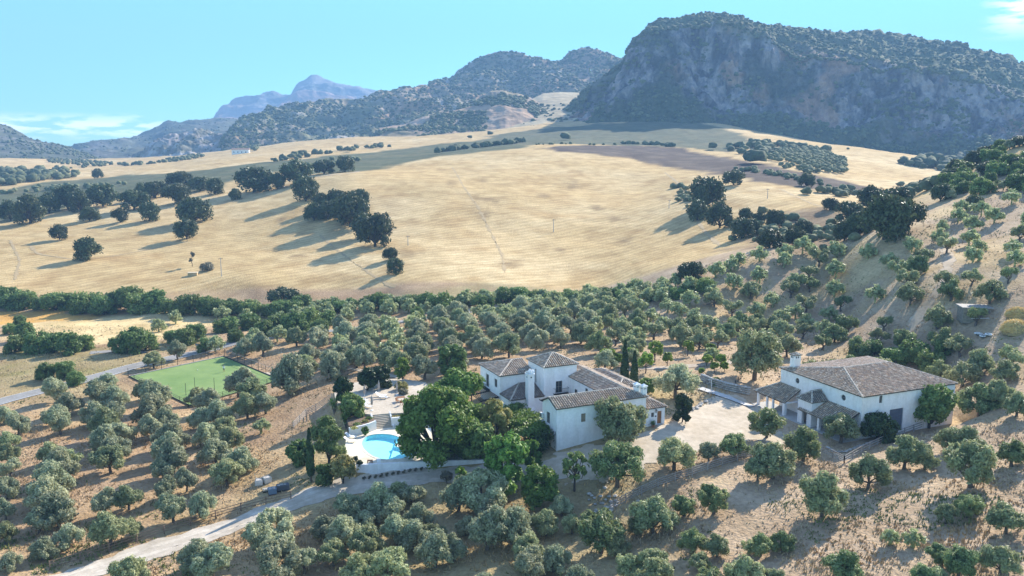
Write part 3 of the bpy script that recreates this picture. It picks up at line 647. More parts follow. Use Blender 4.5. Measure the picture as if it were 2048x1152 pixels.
m_rail = simple('weathered_rail', (0.33, 0.30, 0.27), 0.25, 4, 0.8, 0.1); m_conc = simple('concrete', (0.42, 0.40, 0.37), 0.15, 2, 0.9, 0.2)
gm, gt, gb = newmat('window_glass'); gb.inputs['Base Color'].default_value = (0.03, 0.04, 0.05, 1); gb.inputs['Roughness'].default_value = 0.08; gb.inputs['Specular IOR Level'].default_value = 0.6
def wallp(mb, p0, p1, z0, z1, holes=(), depth=0.22, gable=None):
    """wall face from p0 to p1 (outside on the right of the direction) with recessed openings (a0,a1,zb,zt)"""
    (x0, y0), (x1, y1) = p0, p1; L = math.hypot(x1-x0, y1-y0); dx, dy = (x1-x0)/L, (y1-y0)/L; nx, ny = dy, -dx
    P = lambda a, z, d=0: (x0 + dx*a - nx*d, y0 + dy*a - ny*d, z)
    A = sorted({0, L, *[h[0] for h in holes], *[h[1] for h in holes]}); Z = sorted({z0, z1, *[h[2] for h in holes], *[h[3] for h in holes]})
    for a, b in zip(A, A[1:]):
        for c, d in zip(Z, Z[1:]):
            if any(h[0] <= a + 1e-6 and b <= h[1] + 1e-6 and h[2] <= c + 1e-6 and d <= h[3] + 1e-6 for h in holes): continue
            mb.add([P(a, c), P(b, c), P(b, d), P(a, d)], [(0, 1, 2, 3)])
    for h in holes:
        a, b, c, d = h[:4]
        mb.add([P(a,c), P(b,c), P(b,d), P(a,d), P(a,c,depth), P(b,c,depth), P(b,d,depth), P(a,d,depth)], [(0,4,5,1),(1,5,6,2),(2,6,7,3),(3,7,4,0)])
        if len(h) < 5: continue
    if gable: mb.add([P(0, z1), P(L, z1), P(gable[0], gable[1])], [(0, 1, 2)])
    return P
def window(root, P, a, b, c, d, name='window', nv=2, nh=2, mat=None, pane=None, depth=0.22, shutter=False):
    fr = MB(); q = lambda a0, a1, z0, z1, d0, d1: fr.add([P(a0,z0,d1),P(a1,z0,d1),P(a1,z1,d1),P(a0,z1,d1),P(a0,z0,d0),P(a1,z0,d0),P(a1,z1,d0),P(a0,z1,d0)], [(0,1,2,3),(4,7,6,5),(0,4,5,1),(1,5,6,2),(2,6,7,3),(3,7,4,0)])
    t = 0.07; dd = depth - 0.10
    q(a, a+t, c, d, dd, depth); q(b-t, b, c, d, dd, depth); q(a+t, b-t, c, c+t, dd, depth); q(a+t, b-t, d-t, d, dd, depth)
    for i in range(1, nv): m_ = a + (b-a)*i/nv; q(m_-.03, m_+.03, c+t, d-t, dd+.01, depth-.01)
    for i in range(1, nh): m_ = c + (d-c)*i/nh; q(a+t, b-t, m_-.025, m_+.025, dd+.015, depth-.015)
    w_ = fr.build(name, mat or m_frame, root)
    g = MB(); g.add([P(a+t,c+t,depth-.03),P(b-t,c+t,depth-.03),P(b-t,d-t,depth-.03),P(a+t,d-t,depth-.03)], [(0,1,2,3)])
    g.build('pane', pane or gm, w_); return w_
TILEC = [(0.36,0.29,0.22),(0.44,0.37,0.29),(0.30,0.23,0.17),(0.25,0.20,0.16),(0.50,0.45,0.37),(0.38,0.25,0.15),(0.20,0.17,0.145)]
def roof_plane(mb, bed, poly, row=0.38, seg=0.5, tint=(1, 1, 1), r=0.115, thick=0.12):
    """poly: 3D corners, first edge = eave (left to right seen from below); barrel tiles in rows up the slope"""
    P = [Vector(p) for p in poly]; e = (P[1] - P[0]); e.normalize(); n = e.cross(P[2] - P[0]); n.normalize()
    if n.z < 0: n = -n
    up = n.cross(e)
    if up.z < 0: up = -up
    o = P[0]; Q = [((p - o).dot(e), (p - o).dot(up)) for p in P]
    V = [p - n * 0.0 for p in P] + [p - n * thick for p in P]; k = len(P)
    bed.add(V, [tuple(range(k)), tuple(range(k, 2*k))[::-1]] + [(i, (i+1) % k, (i+1) % k + k, i + k) for i in range(k)])
    a0, a1 = min(q[0] for q in Q), max(q[0] for q in Q); a = a0 + row * 0.5
    while a < a1:
        ts = []
        for i in range(k):
            (xa, ya), (xb, yb) = Q[i], Q[(i+1) % k]
            if (xa > a) != (xb > a): ts.append(ya + (yb - ya) * (a - xa) / (xb - xa))
        if len(ts) >= 2:
            t0, t1 = min(ts), max(ts); m = max(1, int(round((t1 - t0) / seg)))
            for j in range(m):
                s0 = t0 + (t1 - t0) * j / m - 0.03; s1 = t0 + (t1 - t0) * (j + 1) / m
                c = rnd.choice(TILEC); g = rnd.uniform(0.85, 1.15); c = tuple((ci * .55 + mi * .45) * 1.25 * g * ti for ci, mi, ti in zip(c, (.40,.345,.285), tint))
                ja = rnd.uniform(-.012, .012); vs = []
                for s_, rr, hh in ((s0, r * 1.1, 0.045), (s1, r * 0.88, 0.012)):
                    for an in (0, 45, 90, 135, 180):
                        th = R(an); vs.append(o + e * (a + ja - math.cos(th) * rr) + up * s_ + n * (hh + math.sin(th) * rr * 0.95))
                mb.add(vs, [(i, i+1, i+6, i+5) for i in range(4)] + [(4, 3, 2, 1, 0)], c)
        a += row
def ridge(mb, a, b, r=0.15):
    a, b = Vector(a), Vector(b); L = (b - a).length; m = max(1, int(L / 0.45)); c0 = (0.46, 0.40, 0.33)
    for i in range(m):
        g = rnd.uniform(0.75, 1.15); p, q = a + (b - a) * (i / m), a + (b - a) * ((i + 1.08) / m)
        mb.tube([p, q], [r * 1.05, r * 0.9], 8, True, tuple(c * g for c in c0))
def roof(root, planes, ridges, tint=(1, 1, 1), name='roof', row=0.38):
    t, bd, rg = MB(), MB(), MB()
    for p in planes: roof_plane(t, bd, p, row=row, tint=tint)
    for a, b in ridges: ridge(rg, a, b)
    o = bd.build(name, m_under, root); props(t.build('tile', m_tile, o), kind='stuff')
    if ridges: props(rg.build('ridge_tile', m_tile, o), kind='stuff')
    return o
# ------------------------------------------------------------------ main farmhouse
H = thing('farmhouse', 'white farmhouse of several tiled wings with a square tower and tall chimney beside the pool', 'house', (*HO, 0), HYAW)
W = MB(); Zb = -2.5
def block(u0, u1, v0, v1, zt, holes={}, z0=Zb):
    Ps = {}
    for k, (a, b) in {'front': ((u0,v0),(u1,v0)), 'right': ((u1,v0),(u1,v1)), 'back': ((u1,v1),(u0,v1)), 'left': ((u0,v1),(u0,v0))}.items():
        Ps[k] = wallp(W, a, b, z0, zt, holes.get(k, ()))
    return Ps
E1, R1 = 6.5, 7.72
# front wing: u 0..15.6, v 0..4.7, gable on the left end
F1 = block(0, 15.6, 0, 4.7, E1, {'front': [(4.12,4.92,3.95,5.28),(12.3,13.05,4.5,5.35)], 'left': [(4.7-3.4,4.7-2.25,3.5,5.3),(4.7-3.3,4.7-2.3,0.25,2.3)]})
W.add([(0,4.7,E1),(0,0,E1),(0,2.35,R1-.1)], [(0,1,2)])
# right wing going back: u 10.3..15.6, v 4.7..15.06 and on to 19
W2 = block(10.3, 15.6, 4.72, 19, E1, {'left': []})
T1 = block(5.45, 11.6, 15.06, 21.2, 8.6, {'front': [(2.2,3.45,3.95,6.0)], 'left': [(21.2-18.55,21.2-18.05,5.2,7.65)]})
L1 = block(-0.7, 5.43, 19.2, 27.9, 6.8, {'left': [(27.9-21.65,27.9-20.5,4.4,5.85),(27.9-25.4,27.9-24.1,3.5,5.8),(27.9-21.2,27.9-20.3,0.4,2.2)]})
LB = block(-0.6, 5.42, 15.08, 19.18, 3.75, {})
# annex with the wooden door, wing behind it
AX = block(15.62, 19.15, 0.02, 6.2, 4.45, {'front': [(1.0,1.55,3.0,3.75),(2.15,2.95,1.75,3.85)]})
B3 = block(15.62, 19.8, 8.5, 19.5, 5.6, {})
# courtyard walls
for a, b, z in (((10.3,15.05),(10.3,15.0),6.5),): pass
W.box(11.62, 12.6, 15.07, 15.3, Zb, 6.4)
W.box(10.5, 10.9, 14.2, 15.0, Zb, 0)
W.build('wall', m_wall, H)
ov = 0.25
def hip4(u0, u1, v0, v1, ze, zr, axis='u'):
    u0 -= ov; u1 += ov; v0 -= ov; v1 += ov
    if axis == 'u':
        h = (v1 - v0) / 2; m = (v0 + v1) / 2; h = min(h, (u1 - u0) / 2); A, B = (u0 + h, m, zr), (u1 - h, m, zr)
        return [[(u0,v0,ze),(u1,v0,ze),B,A],[(u1,v0,ze),(u1,v1,ze),B],[(u1,v1,ze),(u0,v1,ze),A,B],[(u0,v1,ze),(u0,v0,ze),A]], [((u0,v0,ze),A),((u0,v1,ze),A),((u1,v0,ze),B),((u1,v1,ze),B),(A,B)]
    h = (u1 - u0) / 2; m = (u0 + u1) / 2; A, B = (m, v0 + h, zr), (m, v1 - h, zr)
    return [[(u0,v0,ze),(u1,v0,ze),A],[(u1,v0,ze),(u1,v1,ze),B,A],[(u1,v1,ze),(u0,v1,ze),B],[(u0,v1,ze),(u0,v0,ze),A,B]], [((u0,v0,ze),A),((u1,v0,ze),A),((u0,v1,ze),B),((u1,v1,ze),B),(A,B)]
e = E1 + .08
RA, RB, RC = (-.25, 2.35, R1), (12.95, 2.35, R1), (12.95, 19.2, R1)
roof(H, [[(-.25,-.28,e),(15.85,-.28,e),RB,RA],
         [(10.05,4.95,e),(-.25,4.95,e),RA,RB],
         [(10.05,4.95,e),(10.05,19.2,e),RC,RB],
         [(15.85,-.28,e),(15.85,19.2,e),RC,RB]],
     [(RA,RB),(RB,RC),((15.85,-.28,e),RB)], (0.86,0.82,0.79))
pl, rd = hip4(5.45, 11.6, 15.06, 21.2, 8.66, 10.25); roof(H, pl, rd, (0.95,0.9,0.86))
A_ = (3.4, 23.55, 8.25)
roof(H, [[(-.95,18.95,6.86),(5.44,18.95,6.86),(5.44,23.55,8.25),A_],[(-.95,28.15,6.86),(-.95,18.95,6.86),A_],[(5.44,28.15,6.86),(-.95,28.15,6.86),A_,(5.44,23.55,8.25)]],
     [((-.95,18.95,6.86),A_),((-.95,28.15,6.86),A_),(A_,(5.44,23.55,8.25))], (0.95,0.9,0.86))
B_ = (2.75, 19.18, 5.25)
roof(H, [[(-.85,14.82,3.8),(5.44,14.82,3.8),(5.44,19.18,5.25),B_],[(-.85,19.18,3.8),(-.85,14.82,3.8),B_]], [((-.85,14.82,3.8),B_)], (0.62,0.6,0.62))
roof(H, [[(15.62,-.22,4.5),(19.45,-.22,4.5),(17.2,2.4,5.55),(15.62,2.4,5.55)],[(19.45,-.22,4.5),(19.45,6.45,4.5),(17.2,4.4,5.55),(17.2,2.4,5.55)],[(19.45,6.45,4.5),(15.62,6.45,4.5),(15.62,4.4,5.55),(17.2,4.4,5.55)]],
     [((19.45,-.22,4.5),(17.2,2.4,5.55)),((17.2,2.4,5.55),(17.2,4.4,5.55))], (0.7,0.68,0.68))
pl, rd = hip4(15.9, 19.8, 8.5, 19.5, 5.66, 6.5, 'v'); roof(H, pl, rd, (0.8,0.77,0.74))
# small tiled apron left of the tall chimney, and courtyard lean-to
roof(H, [[(-.4,13.9,2.0),(-.4,9.8,2.0),(0.5,9.8,2.5),(0.5,13.9,2.5)]], [], (0.8,0.75,0.7))
MB().box(-.3, .55, 9.9, 13.8, Zb, 1.95).build('apron_wall', m_wall, H)
# back slopes below the front wing ridge end cap
MB().box(-.24, 0.02, 4.45, 5.4, E1 - .02, E1 + .12).build('cap_stone', m_dark, H)
# windows and doors
window(H, F1['front'], 4.12, 4.92, 3.95, 5.28, nv=2, nh=3, mat=m_shut, pane=m_shut)
window(H, F1['front'], 12.3, 13.05, 4.5, 5.35, mat=m_shut, pane=m_shut)
window(H, F1['left'], 1.3, 2.45, 3.5, 5.3, nv=3, nh=3)
window(H, F1['left'], 1.4, 2.4, 0.25, 2.3, name='side_door', nv=2, nh=4)
window(H, T1['front'], 2.2, 3.45, 3.95, 6.0, name='balcony_door', nv=2, nh=2)
window(H, T1['left'], 2.65, 3.15, 5.2, 7.65, nv=1, nh=4)
window(H, L1['left'], 6.25, 7.4, 4.4, 5.85, nv=3, nh=2)
window(H, L1['left'], 2.5, 3.8, 3.5, 5.8, name='balcony_door', nv=2, nh=2)
window(H, L1['left'], 6.7, 7.6, 0.4, 2.2)
window(H, AX['front'], 1.0, 1.55, 3.0, 3.75, nv=2, nh=1)
# tower round top over the slit window, small windows of the right wing seen over the front roof
for v0, v1, z0, z1 in ((12.4, 13.2, 3.9, 4.9), (8.9, 9.6, 5.3, 6.0)):
    m_ = MB(); m_.box(10.24, 10.30, v0, v1, z0, z1); wf = m_.build('window', m_frame, H)
    MB().box(10.225, 10.24, v0+.08, v1-.08, z0+.08, z1-.08).build('pane', gm, wf)
m_ = MB(); m_.box(12.0, 12.35, 15.0, 15.06, 3.7, 4.6); wf = m_.build('window', m_frame, H); MB().box(12.06, 12.29, 14.985, 15.0, 3.78, 4.52).build('pane', gm, wf)
P = AX['front']
d_ = MB(); d_.add([P(2.15,1.75,.15),P(2.95,1.75,.15),P(2.95,3.85,.15),P(2.15,3.85,.15)], [(0,1,2,3)])
for i in range(2):
    for j in range(4):
        a = 2.22 + i*.36; z = 1.85 + j*.49; d_.add([P(a,z,.12),P(a+.3,z,.12),P(a+.3,z+.4,.12),P(a,z+.4,.12),P(a,z,.15),P(a+.3,z,.15),P(a+.3,z+.4,.15),P(a,z+.4,.15)], [(0,1,2,3),(0,4,5,1),(1,5,6,2),(2,6,7,3),(3,7,4,0)])
dd = d_.build('door', m_wood, H, label='brown panelled wooden door'); MB().box(18.45, 18.5, -0.0, .03, 2.75, 2.85).build('handle', m_iron, dd)
for i in range(2): MB().box(17.55, 18.75, -.35 - .35*(1-i), .02 - .35*(1-i), 1.3 - .0, 1.58 + i*.15).build('doorstep', m_conc, H)
def balcony(P, a, b, z, d=0.75):
    s = MB(); s.add([P(a,z-.14,-d),P(b,z-.14,-d),P(b,z,-d),P(a,z,-d),P(a,z-.14,0),P(b,z-.14,0),P(b,z,0),P(a,z,0)], [(0,1,2,3),(0,4,5,1),(3,2,6,7),(0,3,7,4),(1,5,6,2)])
    o = s.build('balcony', m_dark, H); r_ = MB(); zt = z + .95
    for zz in (z + .05, zt): 
        r_.bar(P(a,zz,-d), P(b,zz,-d), .04, .04); r_.bar(P(a,zz,0), P(a,zz,-d), .04, .04); r_.bar(P(b,zz,0), P(b,zz,-d), .04, .04)
    r_.build('rail', m_iron, o)
    n = int((b-a)/.14); bm = None
    for i in range(n + 1): 
        x = a + (b-a)*i/n; me = MB().bar(P(x,z,-d), P(x,zt,-d), .02, .02); me.build('baluster', m_iron, o)
balcony(T1['front'], 1.75, 4.3, 3.9); balcony(L1['left'], 1.7, 4.3, 3.35)
# chimneys
c = MB(); c.box(2.0, 3.1, 13.95, 15.06, 2.6, 8.0); c.add([(1.55,13.3,0.2),(3.6,13.3,0.2),(3.6,15.06,0.2),(1.55,15.06,0.2),(2.0,13.95,2.6),(3.1,13.95,2.6),(3.1,15.06,2.6),(2.0,15.06,2.6)], [(0,1,5,4),(1,2,6,5),(3,0,4,7)])
c.add([(1.55,13.3,-2.5),(3.6,13.3,-2.5),(3.6,15.06,-2.5),(1.55,15.06,-2.5),(1.55,13.3,0.2),(3.6,13.3,0.2),(3.6,15.06,0.2),(1.55,15.06,0.2)], [(0,1,5,4),(1,2,6,5),(3,0,4,7)])
ch = c.build('chimney', m_wall, H, label='tall white chimney with a rounded cap in front of the tower')
cap = MB(); cap.box(1.9, 3.2, 13.85, 15.16, 8.0, 8.12); cap.tube([(2.05,14.5,8.12),(2.55,14.5,8.3),(3.05,14.5,8.12)], [.55,.6,.55], 10); cap.build('chimney_cap', m_wall, ch)
MB().box(2.42, 2.66, 13.93, 13.95, 7.45, 7.65).build('smoke_vent', m_iron, ch); MB().box(1.98, 2.0, 14.4, 14.6, 7.45, 7.65).build('smoke_vent', m_iron, ch)
for (u, v, z) in ((14.3, .95, 8.25), (15.05, .12, 8.1)):
    c = MB().box(u, u+.75, v, v+.75, 6.3, z); ch = c.build('chimney', m_wall, H)
    MB().box(u-.1, u+.85, v-.1, v+.85, z, z+.1).add([(u-.02,v-.02,z+.1),(u+.77,v-.02,z+.1),(u+.77,v+.77,z+.1),(u-.02,v+.77,z+.1),(u+.37,v+.37,z+.42)], [(0,1,4),(1,2,4),(2,3,4),(3,0,4)]).build('chimney_cap', m_wall, ch)
    s = MB()
    for k in (.16, .44): MB().box(u+k, u+k+.15, v-.015, v, z-.42, z-.24).build('smoke_vent', m_iron, ch); MB().box(u-.015, u, v+k, v+k+.15, z-.42, z-.24).build('smoke_vent', m_iron, ch)
# arched head of slit window, lamp, air conditioners, plant by the door, sign
def wall_lamp(loc, rz, label):
    t = thing('wall_lamp', label, 'lamp', loc, rz, None)
    b = MB(); b.bar((0,0,-.35),(0,0,.25),.04,.04); b.bar((0,0,-.1),(0,-.35,-.25),.03,.03); b.bar((0,-.35,-.25),(0,-.35,-.1),.03,.03); b.build('bracket', m_iron, t)
    l = MB().tube([(0,-.35,-.1),(0,-.35,.2)], [.07,.14], 6, True); l.build('lantern', simple('lantern_glass', (.25,.25,.22)), t)
    MB().tube([(0,-.35,.2),(0,-.35,.36)], [.18,.02], 6, True).build('lantern_cap', m_iron, t)
p = fr2w(HO, HYAW, -.02, .34); wall_lamp((*p, 2.75), HYAW - R(90), 'black wall lantern near the corner of the white farmhouse gable')
p = fr2w(HO, HYAW, 17.35, .0); wall_lamp((*p, 4.0), HYAW, 'black wall lantern above and left of the brown wooden door')
t = thing('door_plaque', 'small dark plaque on the white wall beside the wooden door', 'sign', (*fr2w(HO, HYAW, 17.45, .0), 3.1), HYAW)
MB().box(-.14,.14,-.03,0,-.1,.1).build('plate', simple('plaque', (.10,.11,.14)), t)
for i, z in enumerate((4.0, 2.9)):
    p = fr2w(HO, HYAW, 0, 4.55 )
    t = thing('air_conditioner', ('upper' if i == 0 else 'lower') + ' of two pale air conditioning units on the farmhouse gable wall', 'air conditioner', (*p, z), HYAW - R(90))
    MB().box(-.42,.42,-.36,-.05,0,.7).build('casing', simple('ac_casing', (.62,.62,.60)), t)
    g = MB().tube([(-.08,-.36,.35),(-.08,-.40,.35)], [.27,.27], 14); g.build('fan_grille', simple('grille', (.12,.12,.12)), t)
    MB().box(-.35,.35,-.05,0,-.08,0).build('bracket', m_iron, t)
t = thing('potted_plant', 'dark leafy plant in a terracotta pot beside the wooden door', 'plant', (*fr2w(HO, HYAW, 16.7, -.5), 1.55), 0)
MB().lathe([(.2,0),(.28,.4),(.3,.42)]).build('pot', simple('terracotta', (.35,.16,.09)), t)
PP = t
# pergola of dark slats at the far left end
PG = thing('slat_pergola', 'dark slatted pergola on the shaded left end of the farmhouse', 'pergola', (*HO, 0), HYAW)
b = MB()
for v in (19.6, 23.6, 27.6): b = MB().bar((-.75, v, 3.1), (-4.2, v, 2.75), .12, .2); b.build('beam', m_dark, PG); MB().box(-4.2,-4.05,v-.08,v+.08,-3,2.7).build('post', m_dark, PG)
b0 = MB().bar((0, 19.3, 0), (0, 27.9, 0), .09, .1).mesh('slat', m_dark)
for i in range(11): o = link('slat', b0, PG, (-1.0 - i*.31, 0, 3.2 - i*.032))
# vine pergola frame over the gable-side terrace
VP = thing('vine_pergola', 'green leafy vine over a beam pergola between the tall chimney and the gable', 'pergola', (*HO, 0), HYAW)
for v in (2.0, 5.5, 9.0): MB().bar((-4.6, v, 2.35), (-.02, v, 2.6), .1, .16).build('beam', m_dark, VP); MB().box(-4.5,-4.35,v-.08,v+.08,-2,2.3).build('post', m_wood, VP)
# ------------------------------------------------------------------ barn-like guest house
Bn = thing('guest_house', 'long white outbuilding with a broad tiled roof, round windows and a grey garage door', 'building', (*BO, 0), BYAW)
W = MB(); U0, U1, V1, EB, RB_ = -8.75, 10.45, 18.3, 7.6, 9.42
def blk(u0, u1, v0, v1, zt, holes={}):
    Ps = {}
    for k, (a, b) in {'front': ((u0,v0),(u1,v0)), 'right': ((u1,v0),(u1,v1)), 'back': ((u1,v1),(u0,v1)), 'left': ((u0,v1),(u0,v0))}.items(): Ps[k] = wallp(W, a, b, -1, zt, holes.get(k, ()))
    return Ps
rw = [(18.3-14.2, 6.42), (18.3-3.85, 6.42)]
BB = blk(U0, U1, 0, V1, EB, {'front': [(3.35,4.0,6.2,7.4),(5.66,8.46,1.3,4.92)], 'left': [(a-.6,a+.6,z-.6,z+.6) for a, z in rw]})
PL = BB['left']
for a, z in rw:          # square opening filled up to a round one
    n = 24; pr = [PL(a + .48*math.cos(2*math.pi*i/n), z + .48*math.sin(2*math.pi*i/n)) for i in range(n)]
    sq = []
    for i in range(n):
        cx, cz = math.cos(2*math.pi*i/n), math.sin(2*math.pi*i/n); k = .6 / max(abs(cx), abs(cz)); sq.append(PL(a + cx*k, z + cz*k))
    W.add(pr + sq, [(i, i+n, (i+1) % n + n, (i+1) % n) for i in range(n)])
    pi = [PL(a + .48*math.cos(2*math.pi*i/n), z + .48*math.sin(2*math.pi*i/n), .21) for i in range(n)]
    W.add(pr + pi, [(i, (i+1) % n, (i+1) % n + n, i+n) for i in range(n)])
# small hipped porch tower
TW = blk(-11.9, -8.77, 7.1, 10.2, 5.0, {'left': [(1.0, 2.1, 1.0, 3.2)]})
W.build('wall', m_wall2, Bn)
for a, z in rw:
    n = 24; f = MB()
    o_ = [PL(a + .48*math.cos(2*math.pi*i/n), z + .48*math.sin(2*math.pi*i/n), .12) for i in range(n)]; i_ = [PL(a + .38*math.cos(2*math.pi*i/n), z + .38*math.sin(2*math.pi*i/n), .12) for i in range(n)]
    f.add(o_ + i_, [(i, (i+1) % n, (i+1) % n + n, i+n) for i in range(n)]); f.bar(PL(a-.4,z,.13), PL(a+.4,z,.13), .04, .04); f.bar(PL(a,z-.4,.13), PL(a,z+.4,.13), .04, .04)
    wf = f.build('round_window', m_frame, Bn)
    MB().add([PL(a + .46*math.cos(2*math.pi*i/n), z + .46*math.sin(2*math.pi*i/n), .16) for i in range(n)], [tuple(range(n))]).build('pane', gm, wf)
Pf = BB['front']
window(Bn, Pf, 3.35, 4.0, 6.2, 7.4, nv=2, nh=1)
g = MB()
for i in range(12): z = 1.3 + i*.3017; g.add([Pf(5.66,z,.16),Pf(8.46,z,.16),Pf(8.46,z+.27,.16),Pf(5.66,z+.27,.16),Pf(5.66,z+.3017,.2),Pf(8.46,z+.3017,.2)], [(0,1,2,3),(3,2,5,4)])
g.add([Pf(5.66,1.3,.21),Pf(8.46,1.3,.21),Pf(8.46,4.92,.21),Pf(5.66,4.92,.21)], [(0,1,2,3)])
g.build('garage_door', m_gar, Bn, label='grey roller garage door')
pl, rd = hip4(U0, U1, 0, V1, EB + .06, RB_)
h = 4.9
Am, Bm = (-3.9, 9.15, RB_), (5.6, 9.15, RB_); o3 = .25; ez = EB + .06
c00, c10, c11, c01 = (U0-o3,-o3,ez), (U1+o3,-o3,ez), (U1+o3,V1+o3,ez), (U0-o3,V1+o3,ez)
roof(Bn, [[c00,c10,Bm,Am],[c10,c11,Bm],[c11,c01,Am,Bm],[c01,c00,Am]], [(c00,Am),(c01,Am),(c10,Bm),(c11,Bm),(Am,Bm)], (0.96,0.87,0.80), row=0.36)
zA, zB = 5.15, 3.2
roof(Bn, [[(-11.9,21.2,zB),(-11.9,13.3,zB),(U0,13.3,zA),(U0,18.2,zA)],[(U0,21.2,zB),(-11.9,21.2,zB),(U0,18.2,zA)]], [((-11.9,21.2,zB),(U0,18.2,zA))], (0.95,0.88,0.8), name='porch_roof')
roof(Bn, [[(-12.3,9.9,3.3),(-12.3,0.3,3.3),(U0,0.3,5.05),(U0,9.9,5.05)]], [], (0.95,0.88,0.8), name='porch_roof')
tA, tB = (-10.6, 8.65, 6.45), (-8.77, 8.65, 6.45)
roof(Bn, [[(-12.15,10.45,5.05),(-12.15,6.85,5.05),tA],[(-12.15,6.85,5.05),(-8.77,6.85,5.05),tB,tA],[(-8.77,10.45,5.05),(-12.15,10.45,5.05),tA,tB]], [((-12.15,10.45,5.05),tA),((-12.15,6.85,5.05),tA),(tA,tB)], (0.6,0.58,0.58), name='porch_tower_roof')
for v, zb, s in ((20.2,.8,.38),(17.9,.8,.3),(16.4,.8,.3),(13.7,.6,.5),(9.45,.6,.4),(7.85,.6,.32),(5.65,.5,.42),(3.0,.5,.35),(0.7,.5,.35)):
    MB().box(-11.8, -11.8+s, v-s/2, v+s/2, zb-1, 3.2).build('porch_post', m_wall2, Bn)
MB().box(-11.75,-11.5,.5,9.6,3.0,3.2).build('porch_beam', m_dark, Bn); MB().box(-11.7,-11.4,13.5,20.9,2.95,3.18).build('porch_beam', m_dark, Bn)
MB().box(-11.7,-8.77,13.15,13.3,3.05,3.3).build('porch_beam', m_wall2, Bn, label='white beam across the porch end')
MB().box(-12.4,-8.77,-.2,21,-.5,1.02).build('porch_floor', m_conc, Bn)
MB().box(-8.8,-8.76,10.6,12.6,1.02,3.4).build('porch_door', m_dark, Bn)
MB().box(-8.8,-8.76,4.0,5.2,1.05,3.0).build('porch_door', m_dark, Bn)
c = MB().box(-7.9,-6.5,16.2,17.2,7.5,10.15); ch = c.build('chimney', m_wall2, Bn, label='white chimney with a small tiled cap at the far left roof corner')
for k in (.35,.75): MB().box(-7.9+k,-7.9+k+.2,16.185,16.2,9.65,9.95).build('smoke_vent', m_iron, ch)
for k in (.25,.6): MB().box(-7.915,-7.9,16.2+k,16.2+k+.2,9.65,9.95).build('smoke_vent', m_iron, ch)
roof_c = MB(); bd = MB(); A4 = (-7.2, 16.7, 10.6)
q = [(-8.05,16.05,10.17),(-6.35,16.05,10.17),(-6.35,17.35,10.17),(-8.05,17.35,10.17)]
for i in range(4): roof_plane(roof_c, bd, [q[i], q[(i+1) % 4], A4], row=.3, seg=.4, r=.1)
bd.build('chimney_cap', m_under, ch); props(roof_c.build('chimney_tile', m_tile, ch), kind='stuff')
wall_lamp((*fr2w(BO, BYAW, U0, 18.25), 6.0), BYAW - R(90), 'black lantern at the far corner of the outbuilding above the porch roof')
# ------------------------------------------------------------------ vegetation kits
def leaves(r_, C, Nrm, size, aspect=0.5, jit=0.6):
    n = len(C); nn = Nrm + r_.normal(0, jit, (n, 3)); nn /= np.linalg.norm(nn, axis=1, keepdims=True)
    t = r_.normal(0, 1, (n, 3)); t -= nn * (t * nn).sum(1, keepdims=True); t /= np.linalg.norm(t, axis=1, keepdims=True)
    b = np.cross(nn, t); s = size * r_.uniform(0.65, 1.35, (n, 1))
    V = np.stack([C - t * s, C - b * s * aspect, C + t * s, C + b * s * aspect], 1).reshape(-1, 3)
    return V, np.arange(n * 4).reshape(n, 4)
def lobes_leaves(r_, L, n, size, aspect=0.5, shell=0.55, flat=1.0, ragged=0.35):
    L = np.array(L); wgt = L[:, 3] ** 2; k = r_.choice(len(L), n, p=wgt / wgt.sum())
    d = r_.normal(0, 1, (n, 3)); d[:, 2] += 0.25; d /= np.linalg.norm(d, axis=1, keepdims=True)
    rad = (1 - shell * r_.random((n, 1)) ** 1.3) * (1 + ragged * vnoise(d[:, :1]*2.6 + k[:, None]*3.1, d[:, 1:2]*2.6, d[:, 2:3]*2.6, 5))
    rad = rad * np.where(r_.random((n, 1)) < 0.06, 1.15, 1)
    C = L[k, :3] + d * rad * L[k, 3:4] * np.array((1, 1, flat))
    return leaves(r_, C, d, size, aspect)
def limb(mb, a, b, r0, r1, r_, wob=0.12, n=4):
    a, b = np.array(a, float), np.array(b, float); P = [a + (b - a) * t + (r_.normal(0, wob, 3) if 0 < t < 1 else 0) for t in np.linspace(0, 1, n)]
    mb.tube([tuple(p) for p in P], list(np.linspace(r0, r1, n)), 6, True)
m_bark = simple('olive_bark', (0.13, 0.105, 0.085), 0.3, 5, 0.95, 0.3); m_bark2 = simple('dark_bark', (0.075, 0.06, 0.05), 0.3, 5, 0.95, 0.3)
def olive_kit(seed, Rr, Hh, n, size=0.30, trunk=True, nl=9):
    r_ = np.random.default_rng(seed); L = []
    for i in range(nl + 5):
        a = i * 2.39996 + r_.uniform(-.35, .35); q = r_.uniform(0.35, 0.80) * Rr
        L.append((math.cos(a) * q, math.sin(a) * q, Hh * r_.uniform(0.30, 0.68), Rr * r_.uniform(0.20, 0.36)))
    for i in range(max(4, nl // 2 + 1)):
        a = r_.uniform(0, 6.28); q = r_.uniform(0, 0.5) * Rr
        L.append((math.cos(a) * q, math.sin(a) * q, Hh * r_.uniform(0.58, 0.86), Rr * r_.uniform(0.22, 0.36)))
    V, F = lobes_leaves(r_, L, n, size, 0.45)
    t = MB(); fork = (r_.normal(0, .15), r_.normal(0, .15), Hh * r_.uniform(0.16, 0.26)); limb(t, (0, 0, -0.6), fork, 0.10 * Rr, 0.075 * Rr, r_, 0.05)
    for l in L[::2]: limb(t, fork, (l[0], l[1], l[2] - 0.1), 0.045 * Rr, 0.015 * Rr, r_, 0.15)
    return V, F, t
def kit_meshes(name, V, F, t, leafm, barkm):
    return mesh_np(name + '_crown', V, F, leafm), t.mesh(name + '_trunk', barkm, True)
